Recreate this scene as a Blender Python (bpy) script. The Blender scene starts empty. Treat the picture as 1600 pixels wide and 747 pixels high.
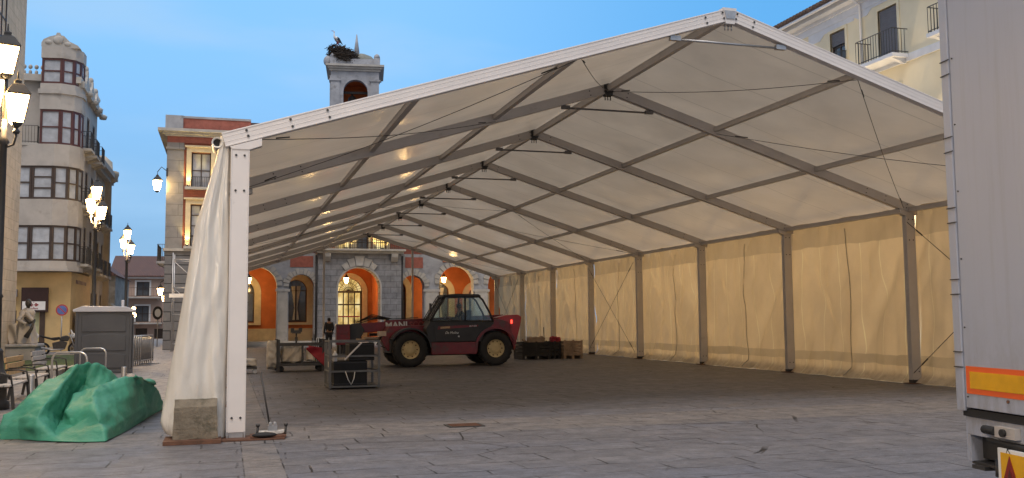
import bpy, bmesh, math, random
from mathutils import Matrix, Vector, noise
R = math.radians; PI = math.pi
random.seed(7)
S = bpy.context.scene
C = S.collection
MW = {}                                   # world matrix of every object by name

# ------------------------------------------------------------------ helpers
def tag(o, label=None, cat=None, group=None, kind=None):
    if label: o['label'] = label
    if cat: o['category'] = cat
    if group: o['group'] = group
    if kind: o['kind'] = kind
    return o

def thing(name, label, cat, loc=(0, 0, 0), rz=0, group=None):
    o = bpy.data.objects.new(name, None); C.objects.link(o)
    o.empty_display_size = .2
    o.location = loc; o.rotation_euler = (0, 0, rz)
    MW[o.name] = Matrix.Translation(loc) @ Matrix.Rotation(rz, 4, 'Z')
    return tag(o, label, cat, group)

def kids(o): return [c for c in bpy.data.objects if c.parent == o]

def dup(root, loc, rz=0, label=None, group=None, parent=None):
    c = root.copy(); C.objects.link(c)
    if parent is None:
        c.location = loc; c.rotation_euler = (0, 0, rz)
        MW[c.name] = Matrix.Translation(loc) @ Matrix.Rotation(rz, 4, 'Z')
    else:
        c.parent = parent
    if label: c['label'] = label
    if group: c['group'] = group
    for ch in kids(root):
        if ch != c: dup(ch, None, parent=c)
    return c

class MB:
    def __init__(s, m=None):
        s.bm = bmesh.new(); s.m = m or Matrix(); s.mi = 0
    def v(s, p): return s.bm.verts.new(s.m @ Vector(p))
    def f(s, vs, sm=False):
        try:
            fc = s.bm.faces.new(vs); fc.material_index = s.mi; fc.smooth = sm
            return fc
        except ValueError: return None
    def hexa(s, P):
        q = [s.v(p) for p in P]
        for i in ((3, 2, 1, 0), (4, 5, 6, 7), (0, 1, 5, 4), (1, 2, 6, 5), (2, 3, 7, 6), (3, 0, 4, 7)):
            s.f([q[k] for k in i])
        return s
    def box(s, x0, x1, y0, y1, z0, z1):
        return s.hexa([(x0, y0, z0), (x1, y0, z0), (x1, y1, z0), (x0, y1, z0), (x0, y0, z1), (x1, y0, z1), (x1, y1, z1), (x0, y1, z1)])
    def bar(s, p, q, w, h=None, up=(0, 0, 1)):
        h = h or w; p, q = Vector(p), Vector(q); d = (q - p).normalized(); up = Vector(up)
        if abs(d.dot(up)) > .98: up = Vector((0, 1, 0))
        a = d.cross(up).normalized() * w / 2; b = a.cross(d).normalized() * h / 2
        return s.hexa([p - a - b, p + a - b, p + a + b, p - a + b, q - a - b, q + a - b, q + a + b, q - a + b])
    def tube(s, pts, r, n=8, cap=True):
        pts = [Vector(p) for p in pts]; rs = r if isinstance(r, (list, tuple)) else [r] * len(pts)
        rings = []; a = None
        for i, p in enumerate(pts):
            d = (pts[min(i + 1, len(pts) - 1)] - pts[max(i - 1, 0)]).normalized()
            if a is None:
                a = d.cross(Vector((0, 0, 1)))
                if a.length < .05: a = d.cross(Vector((1, 0, 0)))
            a = (a - d * a.dot(d)).normalized(); b = d.cross(a)
            rings.append([s.v(p + (a * math.cos(t) + b * math.sin(t)) * rs[i]) for t in [2 * PI * k / n for k in range(n)]])
        for A, B in zip(rings, rings[1:]):
            for k in range(n): s.f([A[k], A[(k + 1) % n], B[(k + 1) % n], B[k]], True)
        if cap: s.f(rings[0][::-1]); s.f(rings[-1])
        return s
    def lathe(s, prof, c=(0, 0, 0), n=20, axis='z', sm=True, a0=0, cap=True):
        c = Vector(c); rings = []
        for (r, t) in prof:
            ring = []
            for k in range(n):
                a = 2 * PI * k / n + a0; x, y = r * math.cos(a), r * math.sin(a)
                ring.append(s.v(c + Vector({'z': (x, y, t), 'y': (x, t, -y), 'x': (t, x, y)}[axis])))
            rings.append(ring)
        for A, B in zip(rings, rings[1:]):
            for k in range(n): s.f([A[k], A[(k + 1) % n], B[(k + 1) % n], B[k]], sm)
        if cap: s.f(rings[0][::-1]); s.f(rings[-1])
        return s
    def prism(s, poly, d0, d1, plane='xz'):
        g = {'xz': lambda a, b, d: (a, d, b), 'xy': lambda a, b, d: (a, b, d), 'yz': lambda a, b, d: (d, a, b)}[plane]
        A = [s.v(g(a, b, d0)) for a, b in poly]; B = [s.v(g(a, b, d1)) for a, b in poly]; n = len(poly)
        s.f(A); s.f(B[::-1])
        for k in range(n): s.f([A[(k + 1) % n], A[k], B[k], B[(k + 1) % n]])
        return s
    def ell(s, c, r, n=14, k=9):
        prof = [(math.sin(PI * i / k), -math.cos(PI * i / k)) for i in range(k + 1)]
        prof[0] = (.02, -1); prof[-1] = (.02, 1); c = Vector(c); rings = []
        for (q, t) in prof:
            rings.append([s.v(c + Vector((r[0] * q * math.cos(2 * PI * j / n), r[1] * q * math.sin(2 * PI * j / n), r[2] * t))) for j in range(n)])
        for A, B in zip(rings, rings[1:]):
            for j in range(n): s.f([A[j], A[(j + 1) % n], B[(j + 1) % n], B[j]], True)
        return s
    def grid(s, nu, nv, fn, closed=False, sm=True):
        V = [[s.v(fn(i / nu, j / nv)) for j in range(nv + 1)] for i in range(nu if closed else nu + 1)]
        L = len(V)
        for i in range(nu):
            for j in range(nv):
                s.f([V[i][j], V[(i + 1) % L][j], V[(i + 1) % L][j + 1], V[i][j + 1]], sm)
        return s
    def wall(s, x0, x1, z0, z1, y0, y1, rects=(), arches=()):
        """wall from y0 (face) to y1 with holes; rects (xa,xb,za,zb); arches (xa,xb,za,spring)"""
        holes = list(rects) + [(a, b, z, sp + (b - a) / 2) for a, b, z, sp in arches]
        xs = sorted({x0, x1, *[h[0] for h in holes], *[h[1] for h in holes]}); xs = [x for x in xs if x0 <= x <= x1]
        for xa, xb in zip(xs, xs[1:]):
            xm = (xa + xb) / 2; spans = sorted((max(z0, h[2]), min(z1, h[3])) for h in holes if h[0] < xm < h[1]); z = z0
            for a, b in spans:
                if a > z + 1e-4: s.box(xa, xb, y0, y1, z, a)
                z = max(z, b)
            if z < z1 - 1e-4: s.box(xa, xb, y0, y1, z, z1)
        for a, b, z, sp in arches:
            r = (b - a) / 2; xc = (a + b) / 2; N = 10
            L = [(xc - r * math.cos(t), sp + r * math.sin(t)) for t in [PI / 2 * k / N for k in range(N + 1)]]
            for k in range(N):
                for sg in (1, -1):
                    p, q = L[k], L[k + 1]
                    P = [(xc + sg * (p[0] - xc), p[1]), (xc + sg * (q[0] - xc), q[1]), (xc + sg * (q[0] - xc), sp + r), (xc + sg * (p[0] - xc), sp + r)]
                    if abs(P[1][1] - P[2][1]) < 1e-5: P.pop(2)
                    s.prism(P[::sg], y0, y1)
        return s
    def ring(s, xc, sp, r0, r1, y0, y1, n=14, gap=0., legs=None):
        for k in range(n):
            a, b = PI * (k + gap / 2) / n, PI * (k + 1 - gap / 2) / n
            s.prism([(xc - r * math.cos(t), sp + r * math.sin(t)) for r, t in ((r0, a), (r0, b), (r1, b), (r1, a))], y0, y1)
        if legs is not None:
            s.box(xc - r1, xc - r0, y0, y1, legs, sp); s.box(xc + r0, xc + r1, y0, y1, legs, sp)
        return s
    def build(s, name, mats, parent=None, local=False, bevel=0, label=None, recalc=True):
        if recalc: bmesh.ops.recalc_face_normals(s.bm, faces=s.bm.faces)
        me = bpy.data.meshes.new(name)
        if parent is not None and not local: s.bm.transform(MW[parent.name].inverted())
        s.bm.to_mesh(me); s.bm.free()
        for m in (mats if isinstance(mats, (list, tuple)) else [mats]): me.materials.append(m)
        o = bpy.data.objects.new(name, me); C.objects.link(o)
        MW[o.name] = (MW[parent.name].copy() if parent is not None else Matrix())
        if parent is not None: o.parent = parent
        if bevel:
            b = o.modifiers.new('bevel', 'BEVEL'); b.width = bevel; b.segments = 2; b.limit_method = 'ANGLE'
        if label: o['label'] = label
        return o
    def one(s, name, mats, label, cat, group=None, bevel=0, kind=None):
        """a thing that is one mesh, with its origin at its base"""
        co = [v.co for v in s.bm.verts]
        loc = Vector(((min(c.x for c in co) + max(c.x for c in co)) / 2, (min(c.y for c in co) + max(c.y for c in co)) / 2, min(c.z for c in co)))
        s.bm.transform(Matrix.Translation(-loc))
        o = s.build(name, mats, bevel=bevel); o.location = loc; MW[o.name] = Matrix.Translation(loc)
        return tag(o, label, cat, group, kind)

def crumple(p, f=2.0, n=6, seed=0, stretch=(1, 1, 1)):
    r_ = random.Random(seed); h = 0
    q = Vector((p[0] * stretch[0], p[1] * stretch[1], p[2] * stretch[2]))
    q = q + Vector((noise.noise(q * .9 + Vector((seed, 0, 0))), noise.noise(q * .9 + Vector((0, seed, 3))), noise.noise(q * .9 + Vector((7, 0, seed))))) * .35
    for k in range(n):
        d = Vector((r_.uniform(-1, 1), r_.uniform(-1, 1), r_.uniform(-1, 1))).normalized(); ff = f * r_.uniform(.6, 1.8)
        t = (d.dot(q) * ff + r_.random()) % 1.0
        m = .5 + .5 * noise.noise(q * .8 + Vector((k * 5, seed, 0)))
        h += (abs(t - .5) * 2 - .5) * m / (ff / f)
    return h / n
def frame(x, y, deg, z=0): return Matrix.Translation((x, y, z)) @ Matrix.Rotation(R(deg), 4, 'Z')

def text(name, body, size, m, mat, parent, shear=0, sx=1, ext=.004, bold=0):
    cu = bpy.data.curves.new(name, 'FONT'); cu.body = body; cu.size = size; cu.extrude = ext; cu.offset = bold
    cu.align_x = 'CENTER'; cu.align_y = 'CENTER'; cu.shear = shear; cu.resolution_u = 4
    t = bpy.data.objects.new(name, cu); C.objects.link(t)
    bpy.context.view_layer.update()
    me = bpy.data.meshes.new_from_object(t.evaluated_get(bpy.context.evaluated_depsgraph_get()))
    bpy.data.objects.remove(t)
    me.transform(MW[parent.name].inverted() @ m @ Matrix.Rotation(PI / 2, 4, 'X') @ Matrix.Diagonal((sx, 1, 1, 1)))
    me.materials.clear(); me.materials.append(mat)
    o = bpy.data.objects.new(name, me); C.objects.link(o); o.parent = parent; MW[o.name] = MW[parent.name].copy()
    return o

# ------------------------------------------------------------------ materials
class NT:
    def __init__(s, name):
        s.mat = bpy.data.materials.new(name); s.mat.use_nodes = True
        s.t = s.mat.node_tree; s.n = s.t.nodes; s.b = s.n['Principled BSDF']; s.out = s.n['Material Output']
        s.tc = s.n.new('ShaderNodeTexCoord')
    def new(s, typ, **kw):
        x = s.n.new('ShaderNode' + typ)
        for k, v in kw.items():
            if k.startswith('i_'): x.inputs[k[2:].replace('_', ' ')].default_value = v
            else: setattr(x, k, v)
        return x
    def link(s, a, b): s.t.links.new(a, b)
    def coord(s, scale=(1, 1, 1), rot=(0, 0, 0), world=False):
        mp = s.new('Mapping'); mp.inputs['Scale'].default_value = scale; mp.inputs['Rotation'].default_value = rot
        if world: s.link(s.new('NewGeometry').outputs['Position'], mp.inputs['Vector'])
        else: s.link(s.tc.outputs['Object'], mp.inputs['Vector'])
        return mp.outputs['Vector']
    def noise(s, vec, scale, detail=4, rough=.55):
        x = s.new('TexNoise'); x.inputs['Scale'].default_value = scale; x.inputs['Detail'].default_value = detail; x.inputs['Roughness'].default_value = rough
        s.link(vec, x.inputs['Vector']); return x.outputs['Fac']
    def ramp(s, fac, stops):
        x = s.new('ValToRGB'); el = x.color_ramp.elements
        while len(el) < len(stops): el.new(.5)
        for e, (p, c) in zip(el, stops): e.position = p; e.color = (*c, 1) if len(c) == 3 else c
        s.link(fac, x.inputs['Fac']); return x.outputs['Color']
    def mix(s, fac, a, b, mode='MIX'):
        x = s.new('Mix', data_type='RGBA', blend_type=mode); x.clamp_factor = True
        for sk, val in ((x.inputs[0], fac), (x.inputs[6], a), (x.inputs[7], b)):
            if isinstance(val, (int, float)): sk.default_value = val
            elif isinstance(val, tuple): sk.default_value = (*val, 1)
            else: s.link(val, sk)
        return x.outputs[2]
    def math(s, op, a, b=None):
        x = s.new('Math', operation=op)
        for sk, val in ((x.inputs[0], a), (x.inputs[1], b)):
            if val is None: continue
            if isinstance(val, (int, float)): sk.default_value = val
            else: s.link(val, sk)
        return x.outputs[0]
    def bump(s, h, strength=.3, dist=.02):
        x = s.new('Bump'); x.inputs['Strength'].default_value = strength; x.inputs['Distance'].default_value = dist
        s.link(h, x.inputs['Height']); s.link(x.outputs['Normal'], s.b.inputs['Normal']); return x
    def col(s, c):
        if isinstance(c, tuple): s.b.inputs['Base Color'].default_value = (*c, 1)
        else: s.link(c, s.b.inputs['Base Color'])

def mul(c, k): return tuple(min(1, x * k) for x in c)

def M(name, c, rough=.6, var=.18, scale=4, metal=0, bump=0, bscale=60, bdist=.01, world=True, dirt=None, coat=0):
    t = NT(name); vec = t.coord(world=world)
    n = t.noise(vec, scale, 5, .6)
    col = t.mix(t.ramp(n, [(.3, (0, 0, 0)), (.7, (1, 1, 1))]), mul(c, 1 - var), mul(c, 1 + var))
    if dirt:
        d = t.ramp(t.noise(vec, dirt[0], 6, .65), [(dirt[1], (0, 0, 0)), (min(1, dirt[1] + .15), (1, 1, 1))])
        col = t.mix(d, col, dirt[2])
    t.col(col); t.b.inputs['Roughness'].default_value = rough; t.b.inputs['Metallic'].default_value = metal
    if coat: t.b.inputs['Coat Weight'].default_value = coat; t.b.inputs['Coat Roughness'].default_value = .15
    if bump: t.bump(t.noise(vec, bscale, 4), bump, bdist)
    return t.mat

def emis(name, c, k):
    t = NT(name); t.b.inputs['Base Color'].default_value = (*mul(c, .5), 1)
    t.b.inputs['Emission Color'].default_value = (*c, 1); t.b.inputs['Emission Strength'].default_value = k
    return t.mat

def brickmat(name, c1, c2, mortar, bw, bh, plane='xz', msize=.012, rough=.8, bump=.5, var=.25, off=.5):
    t = NT(name)
    rot = {'xz': (PI / 2, 0, 0), 'yz': (PI / 2, 0, -PI / 2), 'xy': (0, 0, 0)}[plane]
    mp = t.new('Mapping', vector_type='POINT'); geo = t.new('NewGeometry').outputs['Position']
    sep = t.new('SeparateXYZ'); t.link(geo, sep.inputs[0]); cmb = t.new('CombineXYZ')
    a, b = {'xz': (0, 2), 'yz': (1, 2), 'xy': (0, 1)}[plane]
    t.link(sep.outputs[a], cmb.inputs[0]); t.link(sep.outputs[b], cmb.inputs[1])
    br = t.new('TexBrick'); br.offset = off
    br.inputs['Scale'].default_value = 1; br.inputs['Brick Width'].default_value = bw; br.inputs['Row Height'].default_value = bh
    br.inputs['Mortar Size'].default_value = msize; br.inputs['Mortar Smooth'].default_value = .3; br.inputs['Bias'].default_value = 0
    br.inputs['Color1'].default_value = (*c1, 1); br.inputs['Color2'].default_value = (*c2, 1); br.inputs['Mortar'].default_value = (*mortar, 1)
    t.link(cmb.outputs[0], br.inputs['Vector'])
    vec = t.coord(world=True); n = t.noise(vec, 2.5, 6, .65)
    col = t.mix(t.ramp(n, [(.3, (1 - var,) * 3), (.7, (1 + var,) * 3)]), (0, 0, 0), br.outputs['Color'])
    col = t.mix(1.0, br.outputs['Color'], t.ramp(n, [(.3, (1 - var,) * 3), (.7, (1, 1, 1))]), 'MULTIPLY')
    t.col(col); t.b.inputs['Roughness'].default_value = rough
    h = t.math('ADD', t.math('MULTIPLY', br.outputs['Fac'], -1.0), t.math('MULTIPLY', t.noise(vec, 30, 4), .4))
    t.bump(h, bump, .015)
    return t.mat

def glassmat(name, c, rough=.05, var=.3):
    return M(name, c, rough=rough, var=var, scale=1.2)

def pvc(name, c, trans, rough, tc, seam=None, hem=0, sk=(.72, .45), bump=.25, bs=3.0, zbands=None):
    t = NT(name); vec = t.coord(world=True)
    col = t.mix(t.ramp(t.noise(vec, .9, 5, .6), [(.3, (0, 0, 0)), (.75, (1, 1, 1))]), mul(c, .9), c)
    fine = t.noise(vec, 25, 3); col = t.mix(t.math('MULTIPLY', fine, .12), col, mul(c, .6))
    tcol = tc
    if seam:
        sp = t.new('SeparateXYZ'); t.link(vec, sp.inputs[0])
        y = t.math('FRACT', t.math('MULTIPLY', sp.outputs[seam[0]], 1 / seam[1]))
        d = t.math('ABSOLUTE', t.math('SUBTRACT', y, .5))
        ln = t.math('LESS_THAN', d, seam[2] / seam[1])
        col = t.mix(ln, col, mul(c, sk[0])); tcol = t.mix(ln, tc, mul(tc, sk[1]))
    if zbands:
        sp = t.new('SeparateXYZ'); t.link(vec, sp.inputs[0]); z = sp.outputs[2]
        wob = t.math('ADD', z, t.math('MULTIPLY', t.math('SUBTRACT', t.noise(vec, 1.1, 2), .5), .14)); acc = None
        for a, b in zbands:
            m_ = t.math('MULTIPLY', t.math('GREATER_THAN', wob, a), t.math('LESS_THAN', wob, b))
            acc = m_ if acc is None else t.math('ADD', acc, m_)
        col = t.mix(acc, col, mul(c, .8)); tcol = t.mix(acc, tcol, mul(tc, .55))
    if hem:
        sp = t.new('SeparateXYZ'); t.link(vec, sp.inputs[0]); mr = t.new('MapRange'); t.link(sp.outputs[2], mr.inputs['Value'])
        for k_, q_ in zip(('From Min', 'From Max', 'To Min', 'To Max'), (.05, hem, 1, 0)): mr.inputs[k_].default_value = q_
        dn = t.ramp(t.noise(t.coord((1, 1, .35), world=True), 5, 6, .7), [(.45, (0, 0, 0)), (.65, (1, 1, 1))])
        col = t.mix(t.math('MULTIPLY', t.math('MULTIPLY', mr.outputs[0], dn), .7), col, (.30, .25, .19))
    st = t.ramp(t.noise(t.coord((1, 1, .25), world=True), 1.3, 6, .7), [(.58, (0, 0, 0)), (.72, (1, 1, 1))])
    col = t.mix(t.math('MULTIPLY', st, .35), col, mul(c, .74))
    tcol = t.mix(t.ramp(t.noise(t.coord((1, 1, .7), world=True), .75, 5, .65), [(.3, (0, 0, 0)), (.7, (1, 1, 1))]), mul(tc, .72), tcol)
    t.col(col); t.b.inputs['Roughness'].default_value = rough
    t.bump(t.noise(t.coord((1, 1, .5), world=True), bs, 6, .6), bump, .03)
    tr = t.new('BsdfTranslucent'); mx = t.new('MixShader'); mx.inputs[0].default_value = trans
    if isinstance(tcol, tuple): tr.inputs['Color'].default_value = (*tcol, 1)
    else: t.link(tcol, tr.inputs['Color'])
    t.link(t.b.outputs[0], mx.inputs[1]); t.link(tr.outputs[0], mx.inputs[2]); t.link(mx.outputs[0], t.out.inputs['Surface'])
    return t.mat

m_alu = M('anodised_aluminium', (.54, .50, .47), .42, .06, 2, metal=.1, bump=.04, bscale=90, dirt=(3, .62, (.40, .37, .34)))
m_alu_w = M('white_coated_profile', (.74, .70, .68), .45, .05, 1.5, bump=.03, bscale=50, dirt=(5, .66, (.55, .5, .47)))
m_steel = M('galvanised_steel', (.42, .42, .43), .4, .15, 9, metal=.7)
m_dsteel = M('dark_steel', (.06, .058, .058), .5, .2, 8, metal=.4)
m_rust = M('rusty_plate', (.13, .06, .036), .75, .3, 7, bump=.2, bscale=30, dirt=(6, .55, (.06, .035, .025)))
m_black = M('black_rubber', (.018, .018, .019), .75, .2, 6, bump=.1)
m_iron = M('black_iron', (.040, .037, .036), .5, .2, 6)
m_roofpvc = pvc('roof_membrane', (.72, .67, .61), .205, .20, (.95, .79, .60), seam=(1, 5 / 3, .012), bump=.22, bs=1.6)
m_wallpvc = pvc('wall_membrane', (.76, .69, .57),   .42, .27, (.92, .72, .44), hem=.6, seam=(1, .83, .012), sk=(1.2, 1.35), bump=.8, bs=2.2, zbands=[(.38, .62), (3.42, 4.2)])
m_curt = pvc('curtain_membrane', (.86, .82, .75), .12, .24, (.9, .75, .6), hem=1.0, bump=.22, bs=2.4)
m_lamp = emis('lamp_glass', (1, .60, .22), 34)
m_lamp_s = emis('small_lamp_glass', (1, .62, .22), 26)
def litmat():
    t = NT('lit_window'); n = t.noise(t.coord((1, 1, .6), world=True), 1.6, 3)
    c = t.ramp(n, [(.35, (.10, .075, .02)), (.5, (.75, .52, .16)), (.68, (1, .86, .45))]); t.link(c, t.b.inputs['Emission Color']); t.b.inputs['Emission Strength'].default_value = .55; t.col((.2, .16, .08)); t.b.inputs['Roughness'].default_value = .1
    return t.mat
m_litwin = litmat()
m_redlight = emis('red_tail_light', (1, .05, .03), 2.5)
m_redneon = emis('red_sign_light', (1, .13, .04), 3)
m_glass = M('window_glass', (.10, .11, .125), .06, .3, 1.5)
m_cglass = M('curtained_glass', (.40, .42, .46), .12, .22, 2.2)
m_stone = brickmat('ashlar_stone', (.33, .33, .345), (.26, .26, .275), (.14, .14, .15), .75, .36, 'xz', .014, .85, .6, .42)
m_rustic = brickmat('rusticated_stone', (.20, .20, .205), (.17, .17, .18), (.05, .05, .052), 3.1, .52, 'xz', .03, .85, .9)
m_stoneL = brickmat('sandstone_blocks', (.62, .51, .38), (.54, .45, .34), (.46, .38, .29), .85, .40, 'yz', .012, .9, .6, .3)
m_plstone = M('pale_stone', (.42, .40, .37), .85, .16, 2, bump=.25, bscale=18, dirt=(1.6, .60, (.28, .26, .245)))
m_grstone = M('grey_stone', (.33, .34, .37), .85, .2, 1.6, bump=.3, bscale=22, dirt=(1.3, .54, (.19, .19, .20)))
m_brick = brickmat('red_brick', (.36, .10, .065), (.29, .085, .06), (.30, .15, .11), .24, .075, 'xz', .008, .85, .4)
m_orange = M('orange_stucco', (.50, .14, .038), .8, .22, 1.2, bump=.15, bscale=40, dirt=(.9, .58, (.36, .10, .035)))
m_cream = M('cream_stone', (.58, .49, .33), .8, .12, 3, bump=.15)
m_creamw = M('cream_render', (.42, .39, .36), .85, .12, 1.2, bump=.12, bscale=30, dirt=(1.1, .54, (.32, .29, .26)))
m_creamw2 = M('weathered_render', (.46, .39, .30), .85, .15, 1.0, bump=.15, bscale=25, dirt=(.9, .55, (.30, .26, .21)))
m_yellow = M('yellow_tiles', (.56, .40, .19), .7, .12, 1.2, bump=.1)
m_yellowW = M('pale_yellow_render', (.72, .66, .50), .85, .06, .8, bump=.08, dirt=(.7, .66, (.58, .52, .38)))
m_bluew = M('pale_blue_trim', (.58, .62, .70), .8, .08, 2)
m_pink = M('pink_render', (.50, .36, .29), .85, .12, 1.2, bump=.1)
m_old = M('old_grey_render', (.30, .27, .23), .9, .3, 1, bump=.3, dirt=(1.3, .5, (.2, .17, .14)))
m_tile = brickmat('roof_tiles', (.20, .10, .075), (.15, .085, .07), (.05, .03, .028), .22, .35, 'xy', .03, .85, .9, .4)
m_dtile = M('dark_roof_tiles', (.10, .075, .07), .85, .4, 6, bump=.6, bscale=14, bdist=.05)
m_maroon = M('maroon_frame', (.085, .028, .026), .5, .2, 4)
m_brownf = M('brown_frame', (.055, .036, .028), .5, .2, 4)
m_shut = M('grey_shutter', (.13, .125, .14), .6, .12, 3)
m_white = M('white_paint', (.78, .78, .78), .5, .06, 3)
m_red = M('red_paint', (.19, .014, .018), .36, .2, 3, coat=.2, dirt=(2.6, .52, (.085, .045, .036)))
m_redb = M('bright_red_paint', (.42, .02, .02), .32, .12, 3, coat=.4)
m_dgrey = M('dark_grey_panel', (.035, .035, .038), .5, .2, 3)
m_crim = M('cream_rim', (.62, .50, .27), .5, .12, 6, dirt=(8, .6, (.3, .22, .12)))
m_green = None
m_conc = M('stained_concrete', (.195, .165, .125), .9, .25, 5, bump=.6, bscale=22, bdist=.03, dirt=(4.5, .48, (.10, .088, .062)))
m_wood = M('bench_slat', (.52, .34, .16), .6, .2, 6, bump=.1)
m_woodp = M('pale_slat', (.50, .46, .42), .65, .2, 6, bump=.1)
m_crate = M('crate_wood', (.34, .24, .165), .8, .3, 5, bump=.3)
m_dcrate = M('dark_crate', (.03, .027, .025), .8, .3, 5)
m_toilet = M('grey_plastic', (.085, .09, .102), .45, .12, 2, bump=.05)
m_toiletw = M('white_plastic_roof', (.62, .62, .66), .4, .06, 2)
def truckmat():
    t = NT('silver_truck_panel'); vec = t.coord()
    col = t.mix(t.ramp(t.noise(vec, .7, 4), [(.3, (0, 0, 0)), (.7, (1, 1, 1))]), (.40, .43, .515), (.43, .46, .55))
    stk = t.ramp(t.noise(t.coord((9, 9, .35)), 1.6, 6, .7), [(.52, (0, 0, 0)), (.75, (1, 1, 1))]); col = t.mix(t.math('MULTIPLY', stk, .35), col, (.30, .295, .31))
    sp = t.new('SeparateXYZ'); t.link(vec, sp.inputs[0]); mr = t.new('MapRange'); t.link(sp.outputs[2], mr.inputs['Value'])
    for k_, q_ in zip(('From Min', 'From Max', 'To Min', 'To Max'), (.85, 1.7, 1, 0)): mr.inputs[k_].default_value = q_
    gr = t.ramp(t.noise(t.coord((3, 3, 1)), 3, 6, .75), [(.42, (0, 0, 0)), (.65, (1, 1, 1))]); col = t.mix(t.math('MULTIPLY', t.math('MULTIPLY', mr.outputs[0], gr), .55), col, (.24, .225, .22))
    t.col(col); rr = t.new('MapRange'); t.link(t.noise(vec, 2.2, 5), rr.inputs['Value']); rr.inputs['To Min'].default_value = .22; rr.inputs['To Max'].default_value = .5; t.link(rr.outputs[0], t.b.inputs['Roughness'])
    t.bump(t.noise(vec, 1.4, 3), .12, .03); return t.mat
m_truck = truckmat()
m_orangeR = M('fluorescent_orange', (.85, .13, .02), .4, .05, 4)
m_yellowR = M('yellow_reflector', (.80, .42, .01), .22, .12, 7, bump=.15, bscale=120)
m_tri = M('red_reflector', (.22, .02, .014), .25, .3, 9)
m_brick_b = M('brick_panel_plain', (.30, .10, .075), .85, .2, 5, bump=.3)
m_cloth = M('dirty_white_tarpaulin', (.55, .50, .43), .6, .15, 2, bump=.3, bscale=6, bdist=.05)
m_redcloth = M('red_cloth', (.30, .02, .035), .7, .2, 3, bump=.3, bscale=6, bdist=.05)
m_skin = M('skin', (.32, .18, .12), .55, .1, 8)
m_jacket = M('dark_jacket', (.03, .03, .035), .8, .2, 8)
m_jeans = M('dark_trousers', (.028, .03, .042), .85, .2, 8)
m_hair = M('dark_hair', (.018, .014, .012), .7, .2, 20)

def green_mat():
    t = NT('green_tarpaulin'); vec = t.coord(world=True)
    col = t.mix(t.ramp(t.noise(vec, 1.5, 4), [(.3, (0, 0, 0)), (.7, (1, 1, 1))]), (.040, .225, .145), (.070, .33, .215))
    d = t.ramp(t.noise(t.coord((1, 3, 2), world=True), 5, 6, .7), [(.58, (0, 0, 0)), (.72, (1, 1, 1))])
    col = t.mix(t.math('MULTIPLY', d, .35), col, (.17, .33, .23)); t.col(col)
    t.b.inputs['Roughness'].default_value = .5
    t.bump(t.noise(t.coord((1, 2, 1.5), world=True), 6, 7, .68), .6, .03)
    return t.mat
m_green = green_mat()

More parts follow.
